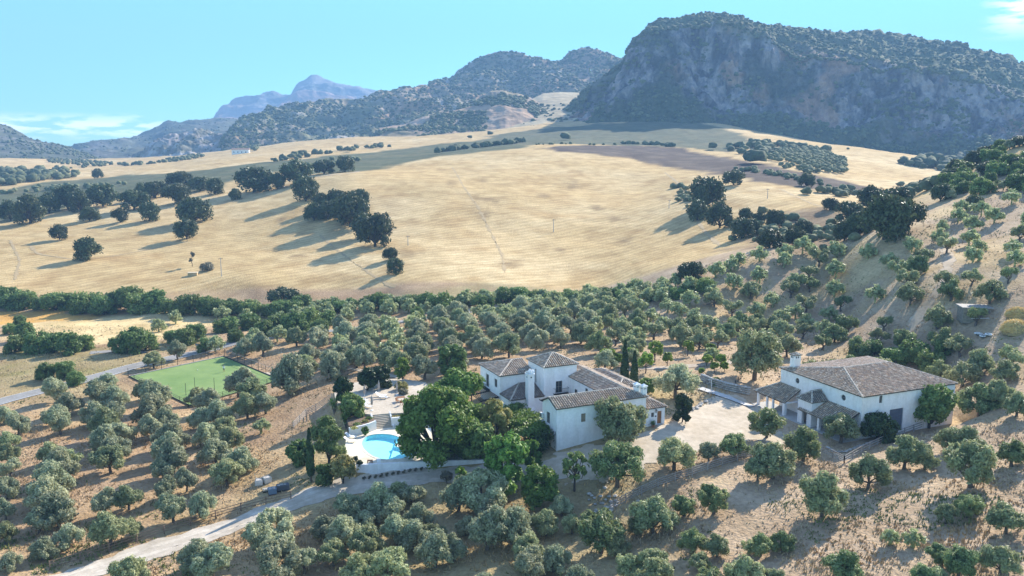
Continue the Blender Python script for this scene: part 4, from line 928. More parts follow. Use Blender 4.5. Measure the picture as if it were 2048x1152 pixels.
M_OL = [leafmat('silvery_olive_leaf', (0.27, 0.295, 0.165), (0.47, 0.49, 0.30)), leafmat('greygreen_olive_leaf', (0.225, 0.255, 0.12), (0.41, 0.43, 0.215)),
        leafmat('green_olive_leaf', (0.155, 0.20, 0.08), (0.30, 0.35, 0.15))]
M_OAK = leafmat('holm_oak_leaf', (0.048, 0.068, 0.028), (0.105, 0.130, 0.055), 0.2); M_HEDGE = leafmat('hedge_leaf', (0.105, 0.165, 0.045), (0.22, 0.30, 0.095))
M_BRIGHT = leafmat('bright_leaf', (0.10, 0.19, 0.035), (0.22, 0.33, 0.08)); M_YEL = leafmat('yellow_green_leaf', (0.28, 0.27, 0.07), (0.55, 0.50, 0.20))
M_CYP = leafmat('cypress_leaf', (0.022, 0.042, 0.012), (0.060, 0.095, 0.028), 0.1); M_LIME = leafmat('lime_leaf', (0.15, 0.24, 0.03), (0.30, 0.40, 0.08)); M_VINE = leafmat('vine_leaf', (0.09, 0.175, 0.028), (0.20, 0.31, 0.07))
M_PEP = leafmat('willowy_leaf', (0.15, 0.20, 0.06), (0.30, 0.36, 0.13)); M_GREY = leafmat('grey_twig', (0.16, 0.15, 0.10), (0.26, 0.24, 0.16))
OL = []
for k in range(9):
    V, F, t = olive_kit(100 + k, 3.2, 5.2, 8000, 0.22, nl=7 + k % 4)
    OL.append((mesh_np('olive_crown', V, F, M_OL[k % 3]), t.mesh('olive_trunk', m_bark, True)))
# thin-crowned slope olives with a bare trunk
OS = []
for k in range(6):
    r_ = np.random.default_rng(300 + k); L = []; nl = 5 + k % 3
    for i in range(nl):
        a = 2 * math.pi * i / nl + r_.uniform(-.5, .5); q = r_.uniform(.9, 2.2); L.append((math.cos(a)*q, math.sin(a)*q, r_.uniform(2.3, 3.9), r_.uniform(0.75, 1.25)))
    V, F = lobes_leaves(r_, L, 3000, 0.24, 0.45); t = MB(); fk = (r_.normal(0, .25), r_.normal(0, .25), 1.1); limb(t, (0, 0, -.6), fk, .34, .24, r_, .06)
    for l in L: limb(t, fk, l[:3], .14, .04, r_, .15)
    OS.append((mesh_np('olive_crown', V, F, M_OL[2 if k % 2 else 1]), t.mesh('olive_trunk', m_bark, True)))
def dome_kit(seed, Rr, Hh, n, size, leafm, barkm, low=0.3, nl=12, lr=(0.3, .45), aspect=.6):
    r_ = np.random.default_rng(seed); L = []
    for i in range(nl):
        u = r_.random(); a = i * 2.39996 + r_.uniform(-.2, .2); q = (math.sqrt(u) * 0.72 if i % 3 == 0 else math.sqrt(0.45 + 0.55 * u) * 0.74) * Rr
        L.append((math.cos(a) * q, math.sin(a) * q, Hh * (low + (0.80 - low) * math.sqrt(max(0, 1 - (q / Rr) ** 2)) * (1.0 if i % 3 == 0 else r_.random() ** 0.8)), Rr * r_.uniform(*lr)))
    V, F = lobes_leaves(r_, L, n, size, aspect); t = MB(); fk = (0, 0, Hh * low * 0.7); limb(t, (0, 0, -.8), fk, Rr * .09, Rr * .07, r_, .05)
    for l in L[::2]: limb(t, fk, l[:3], Rr * .045, Rr * .015, r_, .2)
    return mesh_np('crown', V, F, leafm), t.mesh('trunk', barkm, True)
OAK = [dome_kit(400 + k, 5.0, 7.6, 4200, 0.38, M_OAK, m_bark2, 0.14, 17) for k in range(4)]
HED = [dome_kit(420 + k, 4.2, 7.0, 3600, 0.38, M_HEDGE, m_bark2, 0.05, 18) for k in range(4)]
BUSH = [dome_kit(440 + k, 2.0, 2.6, 1300, 0.22, M_HEDGE if k % 2 else M_GREY, m_bark2, 0.25, 9) for k in range(4)]
def place(kit, name, label, cat, x, y, sc, group=None, rz=None, szc=None, dz=0.0):
    z = float(terr(x, y)); o = thing(name, label, cat, (x, y, z + dz), rnd.uniform(0, 6.28) if rz is None else rz, group)
    o.scale = (sc, sc, szc or sc * rnd.uniform(0.9, 1.12))
    link('crown', kit[0], o); link('trunk', kit[1], o); return o
# ------------------------------------------------------------------ olives: listed ones
NEAR = """7 821 50;34 842 52;16 872 50;14 896 50;20 923 52;10 964 55;7 1005 50;7 1049 52;14 1100 50;112 780 60;136 804 60;109 821 55;119 842 60;102 896 60;140 900 45;112 930 78;102 964 88;92 985 82;116 1015 92;75 1029 60;133 1056 65;80 1080 60;
211 767 60;204 791 70;231 797 60;191 825 60;221 828 65;211 852 75;238 862 65;204 876 65;231 886 65;218 913 75;204 995 62;255 985 62;218 1053 85;262 1039 50;293 777 60;313 797 70;306 821 75;334 838 55;300 852 60;337 872 75;327 896 70;344 917 80;323 930 60;371 950 55;327 968 55;344 1008 68;398 998 62;
391 787 50;412 801 60;402 828 55;436 821 60;412 862 55;449 848 60;459 872 60;432 896 70;476 913 70;453 937 75;476 770 70;504 780 65;493 811 60;531 801 60;521 838 40;578 762 92;
544 1047 90;518 1065 70;559 1077 80;553 1124 110;608 1106 70;646 1036 55;664 1091 70;699 1006 70;687 1050 75;731 1077 80;723 1024 60;711 1124 72;758 992 80;793 974 60;778 1006 75;825 977 70;793 1050 80;834 1024 70;828 1059 80;863 1053 60;775 1124 100;869 1094 85;907 1083 70;916 986 80;963 986 110;931 1033 50;975 1018 60;975 1059 100;1022 1048 90;1054 1083 70;1063 1124 80;972 1147 60;1089 1030 60;259 1131 80;395 1094 82;425 1114 92;
1124 994 50;1091 1032 60;1145 1029 50;1059 1102 70;1107 1102 70;1204 1064 105;1234 1072 60;1153 1142 70;1258 1112 62;1301 1107 75;1309 1137 80;1309 1026 100;1274 1032 50;1368 994 55;1427 989 72;1387 1064 60;1435 1072 60;1400 1099 50;1524 1069 60;1502 1064 40;1424 1147 70;1491 1134 90;1526 1134 60;
1548 921 95;1516 925 60;1646 992 98;1738 938 85;1811 902 78;1852 902 60;1901 867 62;1933 875 72;1944 935 108;2028 894 72;1895 1005 50;1939 994 60;1565 1060 55;1784 1046 45;1830 1051 48;1687 1116 88;1885 1086 60;1925 1111 78;2006 1100 78;2015 1024 82;1849 1132 60;1879 1132 60;1549 1140 60;
1620 745 60;1660 735 60;1700 728 60;1960 800 90;2000 780 60;1925 745 70;1960 720 60;2010 735 60;2035 800 60;1880 740 60;1575 690 60;1760 735 60""".replace('\n', '').split(';')
OLV = []
for s_ in NEAR:
    if not s_.strip(): continue
    a, b, wd = map(float, s_.split()); x, y = hit(a, b, 2.6); dist = proj(x, y, float(terr(x, y)) + 2.6)[2]
    OLV.append([x, y, wd * dist / FPX / 2 / 3.55, 'n'])
BIG = [(1236, 932, 118), (1242, 852, 128), (1349, 900, 100), (1419, 884, 55), (1470, 874, 72), (1533, 838, 82), (1608, 881, 95), (1684, 848, 88), (1352, 765, 105), (1510, 728, 118)]
def clear_of(x, y, m=2.5, pools=True):
    for P_, g in ((YARD, 1.0), (deck, 2), (terrace, 2), (pitch, 3.5), (house_fp, 3), (barn_fp, 3)):
        if polydist(np.array([x]), np.array([y]), P_)[0] < g: return False
    return dline(track_line, x, y) > 3.6 and dline(road1, x, y) > 4.2
def rows(poly_px, sp_u, sp_v, yaw, jit, scr, kind, gap=0.05, mind=4.6):
    P = px2w(poly_px); A = np.array(P); c, s = math.cos(yaw), math.sin(yaw); ctr = A.mean(0); Rm = np.abs(A - ctr).max() * 1.5; k = 0
    for i in np.arange(-Rm, Rm, sp_u):
        for j in np.arange(-Rm, Rm, sp_v):
            if rnd.random() < gap: continue
            x = ctr[0] + i * c - j * s + rnd.gauss(0, jit); y = ctr[1] + i * s + j * c + rnd.gauss(0, jit)
            if not inpoly(np.array([x]), np.array([y]), P)[0] or not clear_of(x, y): continue
            if min((math.hypot(x - o[0], y - o[1]) for o in OLV), default=99) < mind: continue
            if any(math.hypot(x - hit(q[0], q[1], 3)[0], y - hit(q[0], q[1], 3)[1]) < 7 for q in BIG): continue
            OLV.append([x, y, rnd.uniform(*scr), kind]); k += 1
BIGW = [hit(q[0], q[1], 3) for q in BIG]
def rows(poly_px, sp_u, sp_v, yaw, jit, scr, kind, gap=0.05, mind=4.6):
    P = px2w(poly_px); A = np.array(P); c, s = math.cos(yaw), math.sin(yaw); ctr = A.mean(0); Rm = np.abs(A - ctr).max() * 1.5
    for i in np.arange(-Rm, Rm, sp_u):
        for j in np.arange(-Rm, Rm, sp_v):
            if rnd.random() < gap: continue
            x = ctr[0] + i * c - j * s + rnd.gauss(0, jit); y = ctr[1] + i * s + j * c + rnd.gauss(0, jit)
            if not inpoly(np.array([x]), np.array([y]), P)[0] or not clear_of(x, y): continue
            if min((math.hypot(x - o[0], y - o[1]) for o in OLV), default=99) < mind: continue
            if min(math.hypot(x - q[0], y - q[1]) for q in BIGW) < 6: continue
            OLV.append([x, y, rnd.uniform(*scr), kind])
rows([(455,715),(470,688),(560,678),(700,668),(830,648),(905,640),(1060,615),(1200,585),(1230,640),(1190,700),(1120,700),(950,728),(860,765),(700,760),(640,770),(560,730)], 6.2, 6.6, R(8), 0.7, (0.72, 1.02), 'm', 0.04)
rows([(560,628),(700,618),(900,606),(1060,598),(1230,585),(1200,600),(1060,604),(900,622),(740,642),(600,652)], 6.0, 6.5, R(6), 0.7, (0.68, 0.95), 'm', 0.03)
rows([(1180,585),(1380,560),(1530,510),(1640,500),(1690,520),(1660,580),(1640,640),(1600,690),(1480,690),(1430,700),(1190,712)], 6.4, 7.2, R(30), 1.2, (0.68, 1.0), 's', 0.08, 4.6)
rows([(1690,520),(1850,500),(1890,560),(2048,540),(2048,610),(1960,640),(2048,700),(2048,760),(1900,740),(1760,730),(1600,700),(1640,640),(1660,580)], 7.2, 8.0, R(30), 1.4, (0.72, 1.02), 's', 0.10, 5.0)
rows([(1900,410),(2048,400),(2120,500),(2048,540),(1900,520),(1870,470)], 8.2, 9.0, R(20), 1.6, (0.6, 0.9), 't', 0.15, 5.5)
rows([(1180,740),(1290,735),(1300,705),(1180,705)], 8, 8, 0, 1, (0.7, .9), 'm', .2)
for a, b, wd in ((317,652,34),(351,636,34),(447,628,34),(560,640,36),(490,632,30),(355,705,46),(306,722,44),(430,690,40),(1380,600,40),(1425,708,40)):
    x, y = hit(a, b, 1.8); OLV.append([x, y, wd * proj(x, y, float(terr(x, y)))[2] / FPX / 2 / 3.15, 'm'])
view = []
for o in OLV:
    z = float(terr(o[0], o[1])); px, py, zc = proj(o[0], o[1], z + 2.5 * o[2]); o += [px, py, zc]
vis = [o for o in OLV if -80 < o[4] < 2128 and o[5] < 1240]
vis.sort(key=lambda o: o[6] / o[2]); IND, REST = vis[:292], vis[292:]
LM = [('the football pitch', 430, 745), ('the turquoise pool', 765, 892), ('the slim cypress', 622, 915), ('the white bulk bags', 535, 968), ('the tiled roof tower', 1098, 720),
      ('the twin cypresses', 1258, 735), ('the wooden farmhouse door', 1316, 840), ('the grey garage door', 1790, 835), ('the small stone hut', 1946, 622), ('the lower left corner', 0, 1152),
      ('the lower right corner', 2048, 1152), ('the middle of the left edge', 0, 900), ('the track at the bottom edge', 150, 1152), ('bottom edge under the pool', 760, 1152), ('bottom edge under the farmhouse', 1200, 1152),
      ('bottom edge under the outbuilding', 1700, 1152), ('the right-hand fence corner', 1687, 925), ('the outbuilding round windows', 1640, 760), ('the pale road sign', 393, 690), ('the outbuilding porch posts', 1480, 850),
      ('the grassy right edge', 2048, 960), ('the far orchard road', 880, 632), ('the almond saplings', 1420, 715), ('the golden hill lower edge', 1450, 540), ('the wooded hillside foot', 2048, 480),
      ('the left orchard centre', 430, 900), ('the track bend below the pool', 640, 1040), ('the white wall end', 950, 960), ('the yard fence', 1330, 980), ('the dry grass mound', 2030, 655),
      ('the pale hut on the slope path', 1860, 600), ('the middle of the olive slope', 1500, 620)]
LM = [l for l in LM if l[0] != 'the pale hut on the slope path'] + [('the orchard road bend', 700, 662), ('the farmhouse roof ridge', 1000, 700), ('the orchard above the tower', 1100, 640), ('the olive slope left edge', 1250, 640), ('the olive slope crest', 1700, 520), ('the slope path top', 1880, 500)]
ORD = ['nearest', 'second nearest', 'third nearest', 'fourth nearest', 'fifth nearest', 'sixth nearest', 'seventh nearest', 'eighth nearest', 'ninth nearest', 'tenth nearest', 'eleventh nearest', 'twelfth nearest', 'thirteenth nearest', 'fourteenth nearest', 'fifteenth nearest', 'sixteenth nearest', 'seventeenth nearest', 'eighteenth nearest', 'nineteenth nearest', 'twentieth nearest']
rank = {}
for name, lx, ly in LM:
    for r_i, o in enumerate(sorted(IND, key=lambda o: math.hypot(o[4] - lx, (o[5] - ly)))):
        rank.setdefault(id(o), []).append((r_i, name, o[4] - lx, o[5] - ly))
ADJ = {0: 'silvery grey', 1: 'grey-green', 2: 'darker green'}
for o in IND:
    r_i, nm, dx, dy = min(rank[id(o)])
    side = ('right of' if dx > 0 else 'left of') if abs(dx) > abs(dy) else ('below' if dy > 0 else 'above')
    if o[3] in 's': k = rnd.randrange(6); kit = OS[k] if rnd.random() < 0.6 else OL[1 + 3 * (k % 3) if k % 2 else 2 + 3 * (k % 3)]
    elif o[3] == 't': kit = OS[rnd.randrange(6)]
    elif o[3] == 'n' and o[4] > 1180: kit = rnd.choice([OL[i] for i in (1, 2, 4, 5, 7, 8)] )
    else: kit = rnd.choice([OL[i] for i in (0, 1, 3, 4, 6, 7, 0, 3, 6)])
    mi = M_OL.index(kit[0].materials[0])
    if r_i < 59: lab = f"{ADJ[mi]} olive tree {(ordw(r_i + 1) + ' ') if r_i else ''}nearest to {nm}, {side} it"
    else: lab = 'olive tree far up the orchard slope, one among many alike'
    g_ = {'n': 'olive trees in the near orchard', 'm': 'olive trees between the road and the farmhouse', 's': 'olive trees on the right slope', 't': 'olive trees on the right slope'}[o[3]]
    place(kit, 'olive_tree', lab, 'olive tree', o[0], o[1], o[2] * (1.13 if o[3] == 'n' else 1.05), g_)
# the rest of the orchard, further away
Vs, Fs, nv = [], [], 0; LOD = []
for k in range(5):
    V, F, t = olive_kit(700 + k, 3.2, 5.0, 620, 0.55, nl=8); tv = np.array(t.v); LOD.append((V, F))
for o in REST:
    V, F = LOD[rnd.randrange(5)]; a = rnd.uniform(0, 6.28); c, s = math.cos(a), math.sin(a); z = float(terr(o[0], o[1])); V2 = V @ np.array([[c, s, 0], [-s, c, 0], [0, 0, 1]]) * o[2] * 1.05 + np.array((o[0], o[1], z))
    tr = MB().tube([(o[0], o[1], z - .3), (o[0], o[1], z + 2.2 * o[2])], [.3, .16], 4, False); Vt = np.array(tr.v); Ft = np.array(tr.f)
    Vs += [V2, Vt]; Fs += [F + nv, Ft + nv + len(V2)]; nv += len(V2) + len(Vt)
if Vs: props(link('distant_olive_trees', mesh_np('distant_olive_trees', np.vstack(Vs), np.vstack(Fs), M_OL[1])), 'smallest and farthest olive trees of the orchard beyond the farmhouse', kind='stuff')
BL = ['dense olive tree on the yard edge below the farmhouse front wall', 'large rounded olive tree hiding part of the farmhouse front wall', 'olive tree in the yard right of the one below the farmhouse wall', 'slender small olive tree between two larger ones in the yard',
      'dark olive tree in the yard left of the porch tree', 'olive tree with thick trunk standing in front of the porch left part', 'olive tree in front of the middle porch posts', 'pale olive tree hiding the right end of the porch',
      'very large old olive tree between the farmhouse and the yard wall', 'very large wide olive tree behind the yard wall left of the outbuilding']
BK = []
for k, (q, lab) in enumerate(zip(BIG, BL)):
    Vv, F, t = olive_kit(800 + k, 3.2, 5.2, 9000 if q[2] > 90 else 5500, 0.19 if q[2] > 90 else 0.24, nl=11); ml = M_OL[[2,1,1,0,2,2,2,1,0,1][k]]
    x, y = hit(q[0], q[1], 3.0); sc = q[2] * proj(x, y, float(terr(x, y)) + 3)[2] / FPX / 2 / 3.5
    place((mesh_np('olive_crown', Vv, F, ml), t.mesh('olive_trunk', m_bark, True)), 'olive_tree', lab, 'olive tree', x, y, sc, 'old olive trees round the yard', szc=sc * (1.0 if q[2] < 115 else 1.15))
# ------------------------------------------------------------------ holm oaks on the golden fields
OAKL = [(175,505,58,40),(118,466,38,30),(373,465,52,42),(388,433,75,46),(298,430,46,34),(240,433,36,30),(268,408,70,36),(178,430,42,26),(60,435,70,52),(20,430,50,40),(135,408,66,44),(205,402,64,40),(160,412,50,38),(98,415,50,36),
 (358,362,58,26),(400,372,50,26),(430,378,40,30),(355,397,62,36),(310,385,60,30),(290,388,44,30),(508,374,92,44),(594,357,72,42),(648,338,52,26),(690,334,40,30),(612,390,62,42),(555,368,40,30),
 (718,402,46,40),(628,428,46,34),(672,412,60,40),(700,440,86,60),(750,478,84,62),(195,349,24,18),(790,530,40,44),(565,594,74,34),(1382,540,60,36),
 (1412,402,78,58),(1395,425,50,44),(1440,440,62,52),(1468,358,50,28),(1614,361,36,32),(1492,428,34,26),(1518,432,30,24),(1550,438,44,48),(1484,460,52,50),(1540,475,64,34),(1590,470,46,42),(1608,455,44,30),(1505,452,40,34),
 (1660,405,38,22),(1740,400,60,40),(1700,425,66,36),(1720,450,60,50),(1770,455,110,80),(1810,440,80,60),(1790,410,70,50),(1690,460,50,40),(470,388,30,20),(1950,395,36,24),(645,408,44,36),(688,426,56,44),(728,460,60,46),(655,425,44,36),(780,505,34,34)]
OAKN = ['alone low on the left stubble', 'small, above the lowest lone oak', 'lower of the close pair in the left field', 'upper of the close pair in the left field']
lit_lab = {31: 'small dark oak alone in the green field far left', 30: 'large dark holm oak lowest of the diagonal row on the golden hill', 32: 'green bushy oak at the foot of the diagonal row', 33: 'dark round oak standing out of the creek hedge',
           34: 'dark oak at the top edge of the olive slope', 26: 'round dark oak standing right of the diagonal row', 27: 'low dark oak left of the diagonal row', 22: 'flat-topped oak on the ridge left of the last one', 23: 'last oak on the ridge at the golden hill top left',
           38: 'spreading oak at the upper edge of the small round field', 39: 'rounded oak at the edge of the ploughed field', 0: 'dark holm oak alone lowest on the left stubble field', 1: 'small dark oak above the lowest lone oak on the left',
           2: 'dark holm oak, lower of a close pair on the left stubble', 3: 'dark holm oak, upper of a close pair on the left stubble', 4: 'round oak left of the close pair, nearest to it', 5: 'small grey-green oak left of the round one above the stubble',
           20: 'wide dark oak clump at the head of the stubble slope', 24: 'dark oak below the ridge trees at the golden hill corner', 21: 'dark oak left of the two ridge trees', 35: 'broad oak at the left end of the small round field', 37: 'round oak casting a round shadow on the golden hill edge',
           52: 'largest dark oak between the ravine and the olive slope'}
for k, (a, b, wd, hh) in enumerate(OAKL):
    x, y = hit(a, b, 3.2); zc = proj(x, y, float(terr(x, y)))[2]; sc = wd * zc / FPX / 2 / 5.5
    lab = lit_lab.get(k); 
    if lab is None:
        reg = ('in the far left oak band' if a < 240 else 'in the oak band above the stubble' if a < 600 else 'in the diagonal row' if a < 900 else 'in the ravine' if a < 1620 else 'in the thicket above the olive slope')
        near_ = sorted((q for q in OAKL if q is not OAKL[k]), key=lambda q: math.hypot(q[0]-a, q[1]-b))
        same = sorted([q for q in range(len(OAKL)) if q not in lit_lab and (OAKL[q][0] < 240) == (a < 240) and (OAKL[q][0] < 600) == (a < 600) and (OAKL[q][0] < 900) == (a < 900) and (OAKL[q][0] < 1620) == (a < 1620)], key=lambda q: OAKL[q][0])
        lab = f"dark holm oak, {['first','second','third','fourth','fifth','sixth','seventh','eighth','ninth','tenth','eleventh','twelfth'][same.index(k)]} from the left {reg}"
    place(OAK[k % 4], 'holm_oak', lab, 'oak tree', x, y, sc, 'holm oaks on the fields', szc=min(sc * 1.15, hh * zc / FPX / 6.9), dz=-0.1)
# ------------------------------------------------------------------ creek hedge and roadside bushes (trees one can tell apart)
hx = np.arange(-20, 1420, 25.0); k = 0
for i, a in enumerate(hx):
    yb = float(np.interp(a, [-20, 150, 330, 520, 700, 900, 1100, 1250, 1420], [596, 606, 610, 612, 606, 596, 588, 582, 566]))
    for q in range(1):
        aa, bb = a + rnd.uniform(-8, 8), yb + rnd.uniform(-6, 5); x, y = hit(aa, bb, 3); zc = proj(x, y, 0)[2]; wd = (52 if a < 560 else 40) * rnd.uniform(0.75, 1.25)
        where = 'above the pale stubble' if a < 500 else 'under the golden hill' if a < 1000 else 'near the olive slope'
        place(HED[rnd.randrange(4)], 'hedge_tree', f"bushy green creek hedge tree, {ordw(i + 1)} from the left, {where}", 'tree', x, y, wd * zc / FPX / 2 / 4.6, 'trees of the creek hedge', szc=wd * zc / FPX / 2 / 4.9 * rnd.uniform(.8, 1.15))
RB = [(20,655,34),(50,668,50),(80,690,70),(110,688,60),(140,692,56),(30,690,50),(170,684,44),(265,690,70),(290,686,56),(235,690,44),(370,675,50),(390,668,50),(410,688,40),(345,672,40),(445,652,44),(460,650,46),(500,646,52),(530,658,50),(560,652,60),(590,655,70),(620,648,60),
      (650,640,50),(130,740,50),(150,752,44),(90,742,46),(470,668,40),(640,655,44),(835,625,36),(890,616,30),(1690,640,40),(40,640,30),(1540,700,36),(1720,700,50),(1790,712,60),(1830,705,70),(1860,722,60),(1890,690,50),(1750,690,46)]
for k, (a, b, wd) in enumerate(RB):
    x, y = hit(a, b, 2); zc = proj(x, y, 0)[2]; sc = wd * zc / FPX / 2 / 4.9
    r_n = sorted(range(len(RB)), key=lambda q: RB[q][0]).index(k)
    where = 'beside the old road at the far left' if a < 200 else 'behind the football pitch by the road' if a < 560 else 'in the thicket between road and orchard' if a < 900 else 'behind the outbuilding'
    place(HED[rnd.randrange(4)], 'roadside_bush', f"green bush {where}, {ordw(r_n + 1)} roadside bush from the left", 'bush', x, y, sc, 'roadside bushes')
# ------------------------------------------------------------------ wooded hillside at the right edge
rw_ = np.random.default_rng(9); WOOD = px2w([(1850,400),(1890,370),(1930,335),(1985,300),(2040,262),(2110,250),(2140,380),(2048,392),(1960,392),(1900,405)])
WA = np.array(WOOD); cnt = 0
for _ in range(4000):
    x, y = rw_.uniform(WA[:, 0].min(), WA[:, 0].max()), rw_.uniform(WA[:, 1].min(), WA[:, 1].max())
    if not inpoly(np.array([x]), np.array([y]), WOOD)[0]: continue
    if cnt >= 150: break
    cnt += 1; kk = rw_.random()
    place((OAK if kk < .2 else HED if kk < .7 else OL)[int(rw_.integers(4))], 'woodland_tree', 'evergreen tree in the dense wood on the steep right-hand hillside', 'tree', x, y, float(rw_.uniform(.45, .85)), 'trees of the hillside wood', szc=float(rw_.uniform(.45, .8)))
# scattered shrubs: grey-green scrub in the ravine, hedgerow lines, small trees of the far fields
FB = []
for a, b, r_ in WEEDS:
    wx, wy = hit(a, b)
    for _ in range(0): xx, yy = wx + rnd.gauss(0, r_ * .8), wy + rnd.gauss(0, r_ * 1.1); FB.append((xx, yy, float(terr(xx, yy)) + .1, rnd.uniform(.3, .7), .9))
def line_b(px_line, n, r, up=0.4, sp=2.0, tint=0.0):
    P = np.array([hit(a, b) for a, b in px_line]); d = np.r_[0, np.cumsum(np.hypot(*np.diff(P, axis=0).T))]
    for _ in range(n):
        t = rnd.uniform(0, d[-1]); x = np.interp(t, d, P[:, 0]) + rnd.gauss(0, sp); y = np.interp(t, d, P[:, 1]) + rnd.gauss(0, sp * 1.5)
        rr = rnd.uniform(*r); FB.append((x, y, float(terr(x, y)) + rr * up, rr, min(.99, max(0, tint + rnd.uniform(-.3, .3)))))
line_b([(1240,288),(1300,290),(1350,294)], 22, (2, 3.6), tint=.4); line_b([(880,304),(930,298),(985,292),(1050,284)], 46, (2, 4.6), tint=.2); line_b([(1040,292),(1240,290)], 14, (1, 2), tint=.9)
line_b([(1490,300),(1560,290),(1620,300)], 34, (3, 5.5), sp=8, tint=.5); line_b([(1490,320),(1540,305)], 14, (3, 6), sp=8, tint=.2)
line_b([(560,322),(620,310),(700,300),(780,292)], 40, (2, 4.5), sp=8, tint=.3); line_b([(0,345),(50,352),(100,350),(60,362),(20,368)], 120, (3, 6), sp=12, tint=.4)
line_b([(110,340),(230,330),(330,326)], 40, (2, 4), sp=6, tint=.4); line_b([(30,385),(120,378),(220,372)], 60, (1.5, 3), sp=8, tint=.9); line_b([(560,338),(650,330),(700,322)], 30, (1.5, 3), sp=6, tint=.8)
line_b([(1480,340),(1560,352),(1640,372)], 40, (1.2, 2.6), sp=3, tint=.8); line_b([(1360,370),(1385,400),(1390,420)], 30, (1.0, 2.2), sp=3, tint=.8)
line_b([(1810,370),(1850,385)], 40, (2, 3.4), sp=4, tint=.5); line_b([(1820,332),(1880,335),(1910,328)], 44, (3, 6.5), sp=10, tint=.3); line_b([(1700,300),(1760,300)], 12, (1.5, 3), sp=5, tint=.9)
line_b([(1500,450),(1600,460),(1680,480)], 110, (1.0, 2.4), sp=9, tint=.9); line_b([(1640,390),(1740,385),(1830,390)], 70, (1.6, 3.4), sp=8, tint=.6); line_b([(1640,350),(1560,330)], 20, (1.5, 2.6), sp=4, tint=.8)
for a, b, r in ((875,304,4),(700,300,4),(1515,318,7),(1425,294,5),(980,268,4),(1130,275,6),(1500,318,6),(940,275,3)): x, y = hit(a, b, r*.5); FB.append((x, y, float(terr(x, y)) + r*.6, r, .15))
# planted olive block on the far slope and far left groves: rows of small crowns
def grove(poly, sp, r, tint):
    P = px2w(poly); A = np.array(P)
    for x in np.arange(A[:, 0].min(), A[:, 0].max(), sp):
        for y in np.arange(A[:, 1].min(), A[:, 1].max(), sp):
            xx, yy = x + rnd.gauss(0, sp*.12), y + rnd.gauss(0, sp*.12)
            if inpoly(np.array([xx]), np.array([yy]), P)[0]: FB.append((xx, yy, float(terr(xx, yy)) + r*.6, r * rnd.uniform(.8, 1.2), tint))
grove([(1510,318),(1560,300),(1620,295),(1690,320),(1690,352),(1640,345),(1560,325)], 7, 2.3, .9); grove([(100,318),(170,322),(230,328),(190,334),(90,326)], 13, 2.6, .5); grove([(330,320),(400,310),(410,314),(340,326)], 12, 2.6, .6)
grove([(470,292),(515,290),(515,302),(470,304)], 12, 3, .6)
props(link('field_scrub', blob_mesh('field_scrub', np.array(FB), scol, scrub_m)), 'bushes and small groves along the far field edges', kind='stuff')
# ------------------------------------------------------------------ dry grass tufts and weeds on the near ground
n_t = 36000; ry = np.random.default_rng(21); py_ = ry.uniform(0, 1, n_t * 2); Y = 66 * (260 / 66) ** py_; X = ry.uniform(-0.66, 0.66, n_t * 2) * Y
dens = fbm(X / 7, Y / 7, 0, 88, 3); ok = (ry.random(len(X)) < np.clip(0.45 + dens * 1.1, 0.06, 1))
for P_ in (YARD, deck, terrace, pitch, house_fp, barn_fp): ok &= polydist(X, Y, P_) > 0.4
for ln, w_ in ((track_line, 2.6), (road1, 3.2)):
    ls = ln[::3]; dm = np.full(len(X), 1e9)
    for q in ls: dm = np.minimum(dm, np.hypot(X - q[0], Y - q[1]))
    ok &= dm > w_
X, Y = X[ok][:n_t], Y[ok][:n_t]; Z = terr(X, Y); n = len(X)
B = np.stack([X, Y, Z], -1)[:, None, None, :] + ry.normal(0, 0.16, (n, 3, 1, 3)) * np.array((1, 1, 0))
ang = ry.uniform(0, np.pi, (n, 3, 1)); wd = 0.09 * ry.uniform(.6, 1.6, (n, 3, 1)); hh = (0.25 * ry.uniform(.35, 1.5, (n, 3, 1)) * (1 + 0.8 * np.clip(fbm(X/11, Y/11, 0, 66, 2), 0, 1))[:, None, None])
dx = np.concatenate([-np.cos(ang), np.cos(ang), np.cos(ang) * 0], -1) * wd; dy = np.concatenate([-np.sin(ang), np.sin(ang), np.sin(ang) * 0], -1) * wd; dz_ = np.concatenate([hh*0 - .03, hh*0 - .03, hh], -1)
lean = ry.normal(0, .12, (n, 3, 1, 2)) * np.array([0, 0, 1])[None, None, :, None]
V = B + np.stack([dx, dy, dz_], -1); V[..., :2] += lean
cc = np.array((0.50, 0.385, 0.23)) * (1 - .0) + np.zeros((n, 3, 3, 3)); gsel = (fbm(X/9, Y/9, 0, 77, 3) > .45)[:, None, None, None]; cc = np.where(gsel, np.array((0.20, 0.22, 0.07)), cc)
rs = (fbm(X/13, Y/13, 0, 99, 2) > .3)[:, None, None, None] & ~gsel; cc = np.where(rs, np.array((0.46, 0.31, 0.15)), cc) * ry.uniform(.65, 1.2, (n, 1, 1, 1))
props(link('dry_grass', mesh_np('dry_grass', V.reshape(-1, 3), np.arange(n * 9).reshape(-1, 3), colmat('dry_grass', 0.9, .1, 2, 0), cc.reshape(-1, 3))), 'dry straw grass and weeds between the olive trees', kind='stuff')
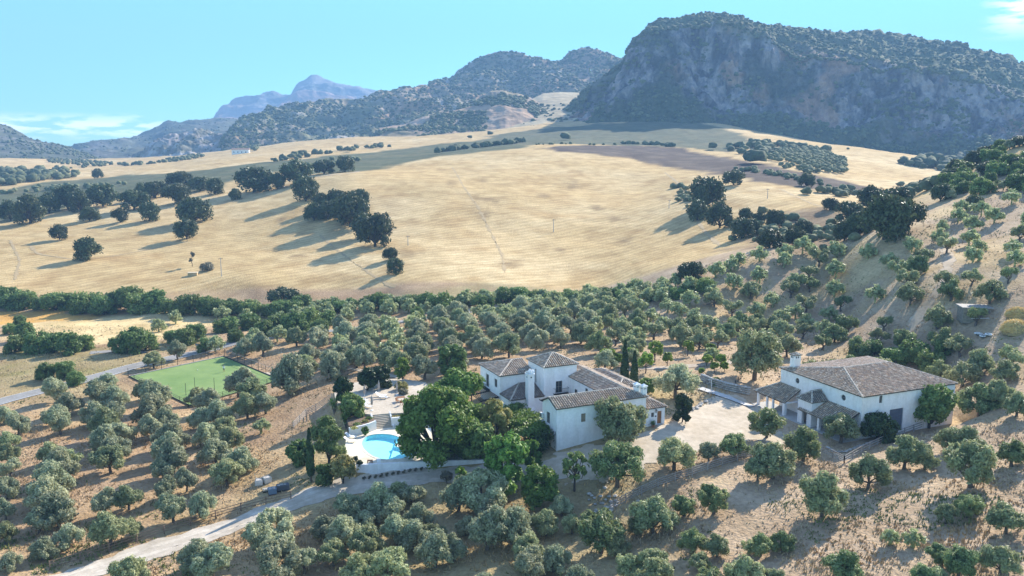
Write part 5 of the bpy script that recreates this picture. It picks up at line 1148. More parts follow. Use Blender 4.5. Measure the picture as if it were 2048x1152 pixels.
# ------------------------------------------------------------------ pool, deck, terrace
from mathutils.geometry import tessellate_polygon
def smooth_loop(P, n=6):
    P = [Vector(p[:2]) for p in P]; O = []
    for i in range(len(P)):
        a, b, c, d = P[i-1], P[i], P[(i+1) % len(P)], P[(i+2) % len(P)]
        for k in range(n):
            t = k / n; O.append(0.5 * ((2*b) + (c - a)*t + (2*a - 5*b + 4*c - d)*t*t + (3*b - a - 3*c + d)*t**3))
    return [(p.x, p.y) for p in O]
m_deck = gravel('cream_paving', (0.74, 0.68, 0.56), 1.5)
def slab(name, outer, hole, z, z0, mat):
    loops = [[Vector((x, y, z)) for x, y in outer]] + ([[Vector((x, y, z)) for x, y in hole]] if hole else [])
    T = tessellate_polygon(loops); V = [tuple(p) for l in loops for p in l]; n = len(outer)
    F = []
    for a, b, c in T:
        u = (Vector(V[b]) - Vector(V[a])).cross(Vector(V[c]) - Vector(V[a])); F.append((a, b, c) if u.z > 0 else (a, c, b))
    V += [(x, y, z0) for x, y in outer]; m = len(outer) + (len(hole) if hole else 0)
    F += [(i, (i+1) % n, m + (i+1) % n, m + i) for i in range(n)]
    return props(MB().add(V, F).build(name, mat), kind='structure')
POOLPX = [(724,883),(733,873),(755,868),(780,869),(797,874),(806,880),(799,886),(791,888),(793,893),(804,896),(818,902),(826,909),(815,915),(790,918),(766,918),(746,912),(731,901),(725,892)]
pool = smooth_loop([atz(a, b, DECK_Z) for a, b in POOLPX], 4)
slab('pool_deck', deck, pool, DECK_Z, -3.2, m_deck)
pm, pt_, pb = newmat('pool_water'); ot = pt_.nodes['Material Output']
tr_ = N(pt_, 'ShaderNodeBsdfTransparent'); tr_.inputs[0].default_value = (0.80, 0.99, 1.0, 1); gl_ = N(pt_, 'ShaderNodeBsdfGlossy'); gl_.inputs['Roughness'].default_value = 0.05
lwf = N(pt_, 'ShaderNodeLayerWeight'); lwf.inputs[0].default_value = .3; lw = N(pt_, 'ShaderNodeMath', operation='MULTIPLY'); lw.inputs[1].default_value = .14; pt_.links.new(lwf.outputs['Facing'], lw.inputs[0]); mxs = N(pt_, 'ShaderNodeMixShader')
nz_ = N(pt_, 'ShaderNodeTexNoise'); nz_.inputs['Scale'].default_value = 2.2; nz_.inputs['Detail'].default_value = 4; pt_.links.new(pos(pt_), nz_.inputs[0]); bp_ = N(pt_, 'ShaderNodeBump'); bp_.inputs['Strength'].default_value = .25; bp_.inputs['Distance'].default_value = .05
pt_.links.new(nz_.outputs[0], bp_.inputs['Height']); pt_.links.new(bp_.outputs[0], gl_.inputs['Normal'])
pt_.links.new(lw.outputs[0], mxs.inputs[0]); pt_.links.new(tr_.outputs[0], mxs.inputs[1]); pt_.links.new(gl_.outputs[0], mxs.inputs[2]); pt_.links.new(mxs.outputs[0], ot.inputs[0])
m_floor = simple('pool_floor_blue', (0.46, 0.90, 0.92), .05, 1.0)
def flat(name, P, z, mat):
    T_ = tessellate_polygon([[Vector((x, y, z)) for x, y in P]]); V_ = [(x, y, z) for x, y in P]
    return props(MB().add(V_, [tuple(t_) if (Vector(V_[t_[1]]) - Vector(V_[t_[0]])).cross(Vector(V_[t_[2]]) - Vector(V_[t_[0]])).z > 0 else tuple(t_)[::-1] for t_ in T_]).build(name, mat), kind='structure')
flat('pool_floor', pool, DECK_Z - .75, m_floor)
c0 = np.mean(pool, 0); ledge = [p for p in pool if p[0] > c0[0] + .6]
if len(ledge) > 4:
    cc_ = np.mean(ledge, 0); slab('pool_ledge', [tuple(np.array(p) * .985 + cc_ * .015) for p in ledge], None, DECK_Z - .42, DECK_Z - .74, m_floor)
flat('pool_water', pool, DECK_Z - 0.13, pm)
bsn = MB(); n = len(pool); bsn.add([(x, y, DECK_Z) for x, y in pool] + [(x, y, DECK_Z - 2) for x, y in pool], [(i, i + n, (i+1) % n + n, (i+1) % n) for i in range(n)])
props(bsn.build('pool_lining', simple('pool_tile', (0.45, 0.80, 0.85))), kind='structure')
cx, cy_ = np.mean(pool, 0)
cop = MB(); q = []
for i, (x, y) in enumerate(pool):
    a, b = Vector(pool[i-1]), Vector(pool[(i+1) % n]); d = (b - a).normalized(); nv_ = Vector((d.y, -d.x))
    if (Vector((x, y)) + nv_ * .1 - Vector((cx, cy_))).length < (Vector((x, y)) - Vector((cx, cy_))).length: pass
    q.append((x + nv_.x * .35, y + nv_.y * .35))
area = sum(pool[i-1][0]*pool[i][1] - pool[i][0]*pool[i-1][1] for i in range(n))
if area < 0: q = [(2*p[0] - r[0], 2*p[1] - r[1]) for p, r in zip(pool, q)]
cop.add([(x, y, DECK_Z + .03) for x, y in pool] + [(x, y, DECK_Z + .03) for x, y in q] + [(x, y, DECK_Z - .1) for x, y in pool], [(i, (i+1) % n, (i+1) % n + n, i + n) for i in range(n)] + [(i, i + 2*n, (i+1) % n + 2*n, (i+1) % n) for i in range(n)])
props(cop.build('pool_coping', gravel('coping', (0.70, 0.68, 0.62), 3)), kind='structure')
# dark blue-grey step line inside the pool seen through the water is part of the lining
m_pave = gravel('terrace_paving', (0.50, 0.44, 0.36), 2.5)
slab('terrace', terrace, None, TERR_Z, -1.6, m_pave)
def wall_path(name, P, z0, z1, th, mat, label, cat='wall', cap=None):
    """free-standing wall along a world polyline; z1 may be a list"""
    P = [Vector(p[:2]) for p in P]; z1 = z1 if hasattr(z1, '__len__') else [z1] * len(P); V = []; n = len(P)
    for i, p in enumerate(P):
        d = (P[min(i+1, n-1)] - P[max(i-1, 0)]).normalized(); nn = Vector((-d.y, d.x)) * th / 2
        V += [(p.x - nn.x, p.y - nn.y, z0), (p.x + nn.x, p.y + nn.y, z0), (p.x + nn.x, p.y + nn.y, z1[i]), (p.x - nn.x, p.y - nn.y, z1[i])]
    F = [(3, 2, 1, 0), (4*n-4, 4*n-3, 4*n-2, 4*n-1)]
    for i in range(n - 1):
        for k in range(4): F.append((i*4+k, i*4+(k+1) % 4, i*4+4+(k+1) % 4, i*4+4+k))
    return MB().add(V, F).build(name, mat, label=label, cat=cat)
W_ = lambda pts_, z: [atz(a, b, z)[:2] for a, b in pts_]
wall_path('retaining_wall', [p[:2] for p in WALLB], -3.4, [-.42,-.42,-.45,-.5,-.55,-.6,-.6], .3, m_wall, 'long low white retaining wall curving round the pool deck above the track')
wall_path('retaining_wall', W_([(698,869),(712,868),(726,866),(740,863),(752,859)], -1), -1.3, [.15,.25,.35,.45,.55], .28, m_wall, 'white planter wall left of the pool steps')
wall_path('retaining_wall', W_([(783,853),(800,851),(830,850),(850,848)], -1), -1.3, [.5,.5,.5,.5], .28, m_wall, 'white planter wall right of the pool steps')
wl = atz(760, 952, -2.3)
st = thing('pool_steps', 'wide stone steps rising from the pool deck to the terrace', 'stairs', (*atz(768, 856, -1)[:2], -1.0), 0)
a_, b_ = Vector(atz(768, 856, -1)[:2]), Vector(atz(761, 827, .55)[:2]); yaw = math.atan2(b_.y - a_.y, b_.x - a_.x) - math.pi/2; st.rotation_euler = (0, 0, yaw); run = (b_ - a_).length / 9
for i in range(9): MB().box(-1.45, 1.45, i*run, 3.9, -.2 if i == 0 else i*.172 - .0, (i+1)*.172).build('step', m_pave, st)
for s_ in (-1, 1): MB().add([(s_*1.45,-.1,-.5),(s_*1.7,-.1,-.5),(s_*1.7,9*run,-.5),(s_*1.45,9*run,-.5),(s_*1.45,-.1,.25),(s_*1.7,-.1,.25),(s_*1.7,9*run,1.75),(s_*1.45,9*run,1.75)], [(0,1,2,3),(4,5,6,7),(0,1,5,4),(1,2,6,5),(2,3,7,6),(3,0,4,7)]).build('side_wall', m_wall, st)
m_soil = gravel('bed_soil', (0.16, 0.115, 0.08), 2)
for k_, pl_ in enumerate(([(698,866,-1),(726,863,-1),(750,857,-1),(744,830,.2),(690,826,.2)], [(786,851,-1),(850,846,-1),(850,822,.2),(780,828,.2)])):
    slab('planting_bed', [atz(a, b, c_)[:2] for a, b, c_ in pl_], None, .22 + .01 * k_, -1.4, m_soil)
# pitch
m_turf, tt_, tb_ = newmat('artificial_turf'); tb_.inputs['Roughness'].default_value = .8
rgb = N(tt_, 'ShaderNodeRGB'); rgb.outputs[0].default_value = (0.165, 0.25, 0.07, 1)
o_ = noise_col(tt_, rgb.outputs[0], [(.3, (.85,.9,.85)), (.7, (1.15,1.1,1.1))], .35, 5, pos(tt_)); o_ = noise_col(tt_, o_, [(.35, (.9,.93,.95)), (.7, (1.2,1.1,1.3))], .06, 3, pos(tt_)); tt_.links.new(o_, tb_.inputs['Base Color'])
slab('football_turf', pitch, None, PITCH_Z + .02, PITCH_Z - .5, m_turf)
pc = Vector(np.mean(pitch, 0))
kb = thing('pitch_kerb', 'low dark kerb framing the green football pitch', 'kerb', (pc.x, pc.y, PITCH_Z)); 
pf = thing('pitch_fence', 'dark metal post and rail fence round the football pitch', 'fence', (pc.x, pc.y, PITCH_Z))
for i in range(4):
    A, B = Vector(pitch[i]) - pc, Vector(pitch[(i+1) % 4]) - pc
    MB().bar((A.x, A.y, .05), (B.x, B.y, .05), .22 if i < 2 else .1, .26 if i < 2 else .12).build('kerb_side', m_conc if i == 0 else m_dark, kb)
    L = (B - A).length; n_p = max(3, int(L / 3.6)); out_ = ((A + B) / 2).normalized() * .35; A2, B2 = A + out_, B + out_
    for j in range(n_p): p = A2 + (B2 - A2) * j / n_p; MB().box(p.x-.04, p.x+.04, p.y-.04, p.y+.04, -.3, 1.9 if i < 2 else 1.2).build('post', m_iron, pf)
    for z in ((1.0, 1.85) if i < 2 else (.45, .8, 1.15)): MB().bar((A2.x, A2.y, z), (B2.x, B2.y, z), .05, .05).build('rail', m_rail if z > 1.5 else m_iron, pf)
for k_, (a, b) in enumerate(((390, 778), (372, 790), (429, 779))):
    x, y, _ = atz(a, b, PITCH_Z); t = thing('pitch_pole', ['tall dark pole standing on the near side of the pitch', 'thin pole left of the tall one on the pitch', 'thin pole on the right part of the pitch near side'][k_], 'pole', (x, y, PITCH_Z + .02))
    MB().lathe([(.05, 0), (.045, 2.6)], 6).build('shaft', m_iron, t); MB().lathe([(.14, 0), (.12, .06)], 8).build('base_plate', m_iron, t)
# ------------------------------------------------------------------ person on the pitch
def person(loc, rz):
    P = {'pel': (0,0,.86,.12), 'bel': (0,0,1.02,.115), 'che': (0,.02,1.24,.135), 'nek': (0,.02,1.42,.055), 'hd0': (0,.03,1.50,.07), 'hd1': (0,.04,1.60,.088), 'hd2': (0,.03,1.69,.06),
         'hl': (-.09,0,.80,.085), 'kl': (-.12,.10,.46,.055), 'al': (-.12,.02,.09,.04), 'tl': (-.12,.16,.04,.035), 'hr': (.09,0,.80,.085), 'kr': (.11,-.04,.46,.055), 'ar': (.11,-.22,.11,.04), 'tr': (.11,-.09,.04,.035),
         'sl': (-.17,.02,1.36,.055), 'el': (-.27,.0,1.10,.04), 'wl': (-.28,.12,.88,.03), 'nl': (-.27,.17,.80,.03), 'sr': (.17,.02,1.36,.055), 'er': (.26,-.05,1.10,.04), 'wr': (.25,.06,.88,.03), 'nr': (.25,.11,.80,.03)}
    E = [('pel','bel'),('bel','che'),('che','nek'),('nek','hd0'),('hd0','hd1'),('hd1','hd2'),('pel','hl'),('hl','kl'),('kl','al'),('al','tl'),('pel','hr'),('hr','kr'),('kr','ar'),('ar','tr'),('che','sl'),('sl','el'),('el','wl'),('wl','nl'),('che','sr'),('sr','er'),('er','wr'),('wr','nr')]
    K = list(P); me = bpy.data.meshes.new('body'); me.from_pydata([P[k][:3] for k in K], [(K.index(a), K.index(b)) for a, b in E], [])
    o = bpy.data.objects.new('body', me); COL.objects.link(o)
    md = o.modifiers.new('skin', 'SKIN'); 
    for i, k in enumerate(K): me.skin_vertices[0].data[i].radius = (P[k][3], P[k][3])
    me.skin_vertices[0].data[0].use_root = True
    sb = o.modifiers.new('sub', 'SUBSURF'); sb.levels = 1; sb.render_levels = 1
    m, t, b = newmat('person_colours'); gn = N(t, 'ShaderNodeTexCoord'); sx = N(t, 'ShaderNodeSeparateXYZ'); t.links.new(gn.outputs['Object'], sx.inputs[0])
    cr = N(t, 'ShaderNodeValToRGB'); cr.color_ramp.interpolation = 'CONSTANT'; e = cr.color_ramp.elements; e[0].color = (.35,.20,.13,1); e[1].position = .28; e[1].color = (.03,.03,.035,1)
    for p_, c_ in ((.50,(.75,.77,.80)),(.82,(.42,.26,.18)),(.93,(.05,.035,.025))): q = e.new(p_); q.color = (*c_, 1)
    dv = N(t, 'ShaderNodeMath', operation='DIVIDE'); dv.inputs[1].default_value = 1.75; t.links.new(sx.outputs[2], dv.inputs[0]); t.links.new(dv.outputs[0], cr.inputs[0]); t.links.new(cr.outputs[0], b.inputs['Base Color'])
    me.materials.append(m)
    r = thing('person', 'person in a white shirt and dark shorts standing on the green pitch', 'person', loc, rz); o.parent = r
    MB().tube([(0,.02,1.62),(0,.015,1.70),(0,.01,1.745)], [.098,.095,.05], 10).build('hair', simple('dark_hair', (.04,.03,.02)), r)
px_, py2, _ = atz(448, 744, PITCH_Z); person((px_, py2, PITCH_Z + .02), R(200))
bx_, by_, _ = atz(395, 741, PITCH_Z)
t = MB()
for i in range(7): th = math.pi * (i + .5) / 7
ball = MB().tube([(0,0,.0),(0,0,.03),(0,0,.11),(0,0,.19),(0,0,.22)], [.02,.075,.11,.075,.02], 10).build('football', m_white, label='white ball lying left of the person on the pitch', cat='ball', smooth=True, loc=(bx_, by_, PITCH_Z + .02))
# ------------------------------------------------------------------ terrace furniture
m_canvas = simple('beige_canvas', (.42,.37,.33), .1, 5); m_lw = simple('white_resin', (.80,.80,.78), .05)
def umbrella(a, b, lab):
    x, y, _ = atz(a, b, TERR_Z); t = thing('parasol', lab, 'parasol', (x, y, TERR_Z), 0, 'closed parasols on the terrace')
    MB().lathe([(.25,0),(.25,.08),(.06,.1)], 12).build('base', m_lw, t); MB().lathe([(.025,.1),(.025,2.7)], 8).build('pole', m_lw, t)
    c = MB(); V = []; n = 16
    for z, r in ((1.05,.17),(1.5,.21),(2.1,.15),(2.6,.05),(2.75,.01)):
        for i in range(n): rr = r * (1 if i % 2 else .72); V.append((math.cos(2*math.pi*i/n)*rr, math.sin(2*math.pi*i/n)*rr, z))
    c.add(V, [(k*n+i, k*n+(i+1) % n, (k+1)*n+(i+1) % n, (k+1)*n+i) for k in range(4) for i in range(n)]); c.build('canopy', m_canvas, t)
for a, b, l in ((729,798,'closed beige parasol leftmost of the four on the terrace'),(758,789,'closed beige parasol tallest in view before the dark round trees'),(794,790,'closed beige parasol farthest right beside the grey shrub'),(744,821,'closed beige parasol nearest to the pool steps')): umbrella(a, b, l)
def lounger(a, b, z, rz, lab):
    x, y, _ = atz(a, b, z); t = thing('sun_lounger', lab, 'sun lounger', (x, y, z), rz, 'white sun loungers')
    MB().box(-.32,.32,-.95,.35,.30,.36).build('seat', m_lw, t); MB().bar((0,.35,.35),(0,.95,.80),.64,.05).build('backrest', m_lw, t)
    for sx in (-.27,.27):
        for sy in (-.8,.3): MB().box(sx-.03,sx+.03,sy-.03,sy+.03,0,.30).build('leg', m_lw, t)
for a, b, z, rz, l in ((762,793,TERR_Z,R(85),'white sun lounger behind its twin in the middle of the terrace'),(765,797,TERR_Z,R(85),'white sun lounger in front of its twin in the middle of the terrace'),(727,803,TERR_Z,R(60),'white sun lounger under the leftmost parasol, the rear one'),
    (731,808,TERR_Z,R(60),'white sun lounger just below the leftmost parasol'),(735,815,TERR_Z,R(50),'white sun lounger left of the parasol nearest the steps'),(702,876,DECK_Z,R(70),'white sun lounger on the pool deck by the spiky plant'),(700,884,DECK_Z,R(80),'white sun lounger left of the pool, nearer the willowy tree')): lounger(a, b, z, rz, l)
x, y, _ = atz(802, 802, TERR_Z); t = thing('garden_table', 'orange wooden garden table on the right side of the terrace', 'table', (x, y, TERR_Z), R(20))
MB().box(-.7,.7,-.42,.42,.68,.73).build('table_top', m_wood, t)
for sx in (-.6,.6):
    for sy in (-.34,.34): MB().box(sx-.035,sx+.035,sy-.035,sy+.035,0,.68).build('leg', m_wood, t)
for k_, (a, b, r_z) in enumerate(((795,806,R(60)),(803,810,R(170)))):
    x, y, _ = atz(a, b, TERR_Z); t = thing('garden_chair', ['wooden folding chair left of the garden table','wooden folding chair in front of the garden table'][k_], 'chair', (x, y, TERR_Z), r_z, 'wooden garden chairs')
    MB().box(-.24,.24,-.22,.22,.42,.46).build('seat', m_wood, t); MB().bar((0,.22,.45),(0,.34,.92),.46,.03).build('backrest', m_wood, t)
    for sx in (-.21,.21): MB().bar((sx,-.24,0),(sx,.22,.44),.04,.03).build('leg', m_wood, t); MB().bar((sx,.26,0),(sx,-.2,.43),.04,.03).build('leg', m_wood, t)
MB().box(-.28,.28,-.28,.28,0,.95).build('deck_pillar', m_wall, label='short square white pillar on the front edge of the pool deck', cat='pillar', loc=(*atz(758,931,DECK_Z)[:2], DECK_Z), rz=.2)
x, y, _ = atz(740, 926, DECK_Z); t = thing('low_table', 'small low wooden table on the pool deck front edge', 'table', (x, y, DECK_Z)); MB().box(-.4,.4,-.3,.3,.36,.41).build('table_top', m_wood, t)
for sx in (-.33,.33):
    for sy in (-.23,.23): MB().box(sx-.03,sx+.03,sy-.03,sy+.03,0,.36).build('leg', m_wood, t)
# ------------------------------------------------------------------ garden trees and shrubs
def tree_px(kitf, name, lab, a, b, wd, hh, mat, n=5000, size=.3, cat='tree', low=.15, nl=14, group=None, zbase=None, lr=(.3,.45), bark=None, aspect=.6):
    """crown centre (a,b), width and total height in photo pixels"""
    up = hh * 0.5 * 0.085; x, y = hit(a, b, up); z = float(terr(x, y)) if zbase is None else zbase
    if zbase is not None: x, y, _ = atz(a, b, zbase + up)
    zc = proj(x, y, z + up)[2]; Rr = wd * zc / FPX / 2 * .9; Hh = hh * zc / FPX / 0.95
    k = dome_kit(int(a * 7 + b), Rr, Hh, n, size, mat, bark or m_bark2, low, nl, lr, aspect); t = thing(name, lab, cat, (x, y, z), 0, group)
    link('crown', k[0], t); link('trunk', k[1], t); return t
T = tree_px; Dk = None
T(Dk,'walnut_tree','huge bright green leafy tree overhanging the right side of the pool',872,835,176,165,M_BRIGHT,30000,.27,nl=26,lr=(.24,.36))
T(Dk,'walnut_tree','tall bright green leafy tree between pool tree and farmhouse pergola',922,800,136,150,M_BRIGHT,20000,.27,nl=22,lr=(.24,.36))
T(Dk,'broad_tree','dark leafy tree filling the gap between the pool tree and the blossom tree',948,872,84,88,M_HEDGE,7500,.27,nl=20)
for k_, (a, b, w__) in enumerate(((905,915,24),(930,908,30),(955,905,34),(975,914,24))): T(Dk,'garden_shrub',f'{ordw(k_ + 1)} from the left of the shrubs under the pool trees behind the wall',a,b,w__,w__*.6,M_HEDGE if k_ % 2 else M_GREY,900,.22,'bush',low=.1,group='shrubs under the pool trees')
T(Dk,'round_tree','dark green rounded tree behind the tall leafy pool trees',903,724,66,58,M_HEDGE,4500,.34)
T(Dk,'flowering_tree','tree covered in pale yellow blossom beside the farmhouse end',990,836,74,100,M_YEL,6500,.27,nl=18,lr=(.24,.36))
T(Dk,'broad_tree','dense green tree in front of the blossom tree, low centre',1010,905,104,138,M_VINE,11000,.27,nl=24,lr=(.22,.34))
T(Dk,'broad_tree','smaller green tree right of the dense one before the gable',1062,905,50,74,M_VINE,4000,.27)
T(Dk,'ash_tree','bright green low tree with feathery leaves below the gable',1078,962,84,84,M_BRIGHT,4200,.30)
T(Dk,'slender_tree','thin airy light green tree in front of the farmhouse corner',1150,928,64,92,M_PEP,3200,.2,low=.35,nl=26,lr=(.14,.24))
T(Dk,'young_tree','small yellow-green conical shrub on the track verge',921,946,26,40,M_LIME,1300,.2)
T(Dk,'young_tree','thin grey-green sapling left of the yellow-green verge shrub',893,952,26,26,M_GREY,500,.2,low=.3)
T(Dk,'pepper_tree','tall willowy light green tree left of the pool',656,872,84,112,M_PEP,9500,.27,nl=20,lr=(.26,.36),aspect=.3)
T(Dk,'round_bush','large clipped yellow-green ball bush at the deck corner',686,934,54,58,M_YEL,5200,.2,'bush',low=.3,nl=18,lr=(.42,.5))
T(Dk,'broad_bush','dark green bush left of the slim cypress',600,902,60,44,M_HEDGE,3600,.28,'bush',low=.1); T(Dk,'broad_bush','dark green bush between cypress and clipped ball bush',648,946,44,44,M_HEDGE,2600,.28,'bush',low=.1)
T(Dk,'citrus_tree','dark upright evergreen left of the terrace',686,782,44,58,M_CYP,4200,.27,low=.1,nl=16,lr=(.36,.46)); T(Dk,'citrus_tree','left one of two dark round trees behind the terrace',735,762,42,48,M_CYP,3600,.27,low=.1,lr=(.36,.46)); T(Dk,'citrus_tree','right one of two dark round trees behind the terrace',764,755,44,52,M_CYP,3800,.27,low=.1,lr=(.36,.46))
T(Dk,'leafy_bush','green leafy shrub above the spiky plants by the terrace',706,812,50,62,M_HEDGE,4600,.27,'bush',low=.08,nl=16)
T(Dk,'poplar','narrow lime green poplar behind the terrace',805,740,30,52,M_LIME,2600,.24,low=.12,nl=14,lr=(.4,.5))
T(Dk,'terrace_shrub','yellowish shrub at the back right of the terrace',803,774,30,18,M_YEL,1000,.2,'bush',low=.1); T(Dk,'terrace_shrub','grey shrub beside the rightmost parasol',806,785,22,14,M_GREY,800,.18,'bush',low=.1)
T(Dk,'clipped_bush','small dark clipped ball on the pool deck, the rear one',711,917,11,10,M_CYP,700,.1,'bush',low=.3,zbase=DECK_Z,lr=(.45,.5)); T(Dk,'clipped_bush','dark clipped ball on the pool deck, front larger one',719,927,15,14,M_CYP,900,.1,'bush',low=.3,zbase=DECK_Z,lr=(.45,.5))
T(Dk,'planter_bush','green bush at the foot of the left planter wall',730,861,16,20,M_BRIGHT,900,.15,'bush',low=.1,zbase=DECK_Z)
T(Dk,'ivy_cone','dense dark green ivy cone beside the large old olive',1366,812,42,64,M_CYP,5200,.2,'bush',low=.12,nl=20,lr=(.36,.44)); T(Dk,'round_bush','dark rounded bush behind the farmhouse chimneys',1294,770,34,34,M_HEDGE,2200,.25,'bush',low=.1)
T(Dk,'broad_bush','large bright-topped green bush against the garage wall end',1862,806,96,96,M_HEDGE,9500,.28,'bush',low=.1,nl=22,zbase=1.0); T(Dk,'broad_bush','dark low bush against the outbuilding wall left of the garage door',1757,852,80,50,M_CYP,5600,.24,'bush',low=.1,nl=18,zbase=1.0)
T(Dk,'round_bush','low dark bush on top of the garden rubble wall',1431,764,24,16,M_HEDGE,1000,.2,'bush',low=.1)
ALM = [(1215,716,32),(1234,722,24),(1263,713,28),(1292,727,36),(1310,706,36),(1376,699,26),(1421,703,24),(1413,722,20),(1429,736,18),(1441,724,24),(1449,734,16),(1403,744,12),(1335,720,24)]
for k_, (a, b, wd) in enumerate(ALM): T(Dk,'almond_sapling',f"light green young tree, {['first','second','third','fourth','fifth','sixth','seventh','eighth','ninth','tenth','eleventh','twelfth','thirteenth'][sorted(ALM).index((a,b,wd))]} from the left behind the farmhouse",a,b,wd,wd*1.25,M_LIME,1300,.22,low=.4,nl=9,group='light green saplings behind the farmhouse')
for k_ in range(11):
    a = 728 + k_ * 11.5; b = 956 - k_ * 1.9; T(Dk,'verge_shrub',f'small shrub, {ordw(k_ + 1)} from the left in the row below the white pool wall',a,b,7,8,M_GREY,160,.12,'bush',low=.2,nl=5,group='row of little shrubs under the pool wall')
def cypress(a, yb, yt, wd, lab, bare=0.0):
    x, y = hit(a, yb); z = float(terr(x, y)); zc = proj(x, y, z)[2]; H_ = (yb - yt) * zc / FPX / .95; Rr = wd * zc / FPX / 2; r_ = np.random.default_rng(int(a))
    n = 7000; t = r_.random(n) ** .85; prof = np.sin(np.clip(t, .0, 1) ** .55 * math.pi) ** .55 * (1 - t * .35); th = r_.uniform(0, 6.283, n); rad = Rr * prof * r_.uniform(.72, 1.05, n) * (1 + .15 * np.sin(th * 3 + t * 14))
    C = np.stack([np.cos(th) * rad, np.sin(th) * rad, H_ * (bare + (1 - bare) * t)], -1); Nn = np.stack([np.cos(th), np.sin(th), th * 0 + .4], -1); V, F = leaves(r_, C, Nn, .17, .5, .5)
    o = thing('cypress', lab, 'cypress tree', (x, y, z)); link('crown', mesh_np('crown', V, F, M_CYP), o); tb = MB(); tb.lathe([(.18, -.5), (.14, H_ * .5), (.03, H_ * .96)], 7); tb.build('trunk', m_bark, o)
cypress(622, 964, 858, 17, 'slim dark cypress standing left of the pool', .12); cypress(1249, 772, 683, 18, 'taller left one of the twin cypresses behind the farmhouse'); cypress(1268, 778, 704, 17, 'shorter right one of the twin cypresses behind the farmhouse')
def yucca(a, b, wd, lab):
    x, y = hit(a, b, .6); z = float(terr(x, y)); zc = proj(x, y, z)[2]; Rr = wd * zc / FPX / 2; o = thing('yucca', lab, 'plant', (x, y, z), 0, 'spiky yucca plants'); m = MB(); rr = random.Random(int(a)); hd = [(0, 0, Rr*1.0), (Rr*.3, .1, Rr*1.8), (-Rr*.4, Rr*.2, Rr*1.4)]
    for hx_, hy_, hz_ in hd:
        for i in range(46):
            th = rr.uniform(0, 6.28); el = rr.uniform(-.5, 1.3); L = Rr * rr.uniform(.6, .9); d = Vector((math.cos(th) * math.cos(el), math.sin(th) * math.cos(el), math.sin(el))); s_ = d.cross(Vector((0, 0, 1))).normalized() * .06
            p = Vector((hx_, hy_, hz_)); m.add([p - s_, p + s_, p + d * L * .6 + s_ * 1.2, p + d * L, p + d * L * .6 - s_ * 1.2], [(0, 1, 2, 3, 4)])
    m.build('leaf_rosette', M_BRIGHT, o); q = MB()
    for h_ in hd: q.tube([(0, 0, -.5), h_], [.12, .09], 6)
    q.build('stem', m_bark, o)
for a, b, l in ((690,812,'spiky yucca nearest to the terrace parasol'),(669,820,'spiky yucca left of the leafy shrub'),(688,834,'spiky yucca in the middle of the planted bank'),(693,850,'spiky yucca lowest, above the pool deck loungers')): yucca(a, b, 30, l)
# plants in the beds and vine on the pergola
def patch(name, pts3, n, size, mat, lab, cat='plant', parent=None, seed=1, th=.25):
    r_ = np.random.default_rng(seed); P = np.array(pts3); i = r_.integers(0, len(P), n); C = P[i, :3] + r_.normal(0, 1, (n, 3)) * P[i, 3:4] * np.array((1, 1, th)); V, F = leaves(r_, C, np.tile((0, 0, 1.0), (n, 1)), size, .6, .8)
    o = link(name, mesh_np(name, V, F, mat), parent); return props(o, lab if parent is None else None, cat if parent is None else None)
vp = [(rnd.uniform(-4.8, .2), rnd.uniform(.8, 14.2), 2.9 + rnd.uniform(-.1, .5), .45) for _ in range(60)]; patch('foliage', vp, 9000, .24, M_VINE, None, parent=VP, seed=4, th=.4)
vp = [(rnd.uniform(-3.8, -1.2), rnd.uniform(-.4, 3.0), rnd.uniform(.8, 2.6), .5) for _ in range(24)]; patch('foliage', vp, 2600, .22, M_CYP, None, parent=VP, seed=5, th=.8)
for i, (a, b) in enumerate(((715,848),(730,842),(738,836),(792,834),(805,832),(708,856))):
    x, y, _ = atz(a, b, .3); patch('bed_plant', [(x, y, .35, .25)] * 2, 220, .14, M_YEL if i % 2 else M_HEDGE, 'low plant in the soil bed ' + ['at the left end of the left planter','in the middle of the left planter','beside the top of the steps, left planter','beside the steps in the right planter','farther right in the right planter','at the foot of the left planter bed'][i], seed=i)
x, y, _ = fr2w(HO, HYAW, 16.7, -.5) + (0,); patch('foliage', [(0, 0, .75, .16)], 160, .12, M_HEDGE, None, parent=PP, seed=9, th=1)
# ------------------------------------------------------------------ fences
def fence(line, lab, h_=1.1, nr=3, sp=2.6, mat=None, name='rail_fence', pr=.05, close=True):
    P = [hit(a, b) for a, b in line]; P = np.array(P); d = np.r_[0, np.cumsum(np.hypot(*np.diff(P, axis=0).T))]; n = max(2, int(d[-1] / sp)); tt = np.linspace(0, d[-1], n + 1)
    X = np.interp(tt, d, P[:, 0]); Y = np.interp(tt, d, P[:, 1]); Z = terr(X, Y); o = thing(name, lab, 'fence', (X[0], Y[0], Z[0])); m = mat or m_rail
    L = [(x - X[0], y - Y[0], z - Z[0]) for x, y, z in zip(X, Y, Z)]
    for x, y, z in L: MB().box(x-.06, x+.06, y-.06, y+.06, z-.4, z+h_+.08).build('post', m, o)
    for k_ in range(nr):
        zz = h_ * (k_ + 1) / nr
        for a, b in zip(L, L[1:]): MB().bar((a[0], a[1], a[2] + zz), (b[0], b[1], b[2] + zz), pr, .09).build('rail', m, o)
fence([(587,857),(606,838),(620,824),(664,800)], 'grey wooden rail fence on the bank left of the terrace', 1.2, 4)
fence([(100,1140),(260,1090),(408,1043),(500,1016),(582,998)], 'thin rusty rail fence along the upper side of the track', 1.1, 3, 3.2, simple('rusty_rail', (.20,.14,.10)), pr=.03)
fence([(1220,1022),(1265,998),(1311,976),(1387,951),(1483,920),(1530,905)], 'weathered rail fence along the lower edge of the gravel yard', 1.2, 4)
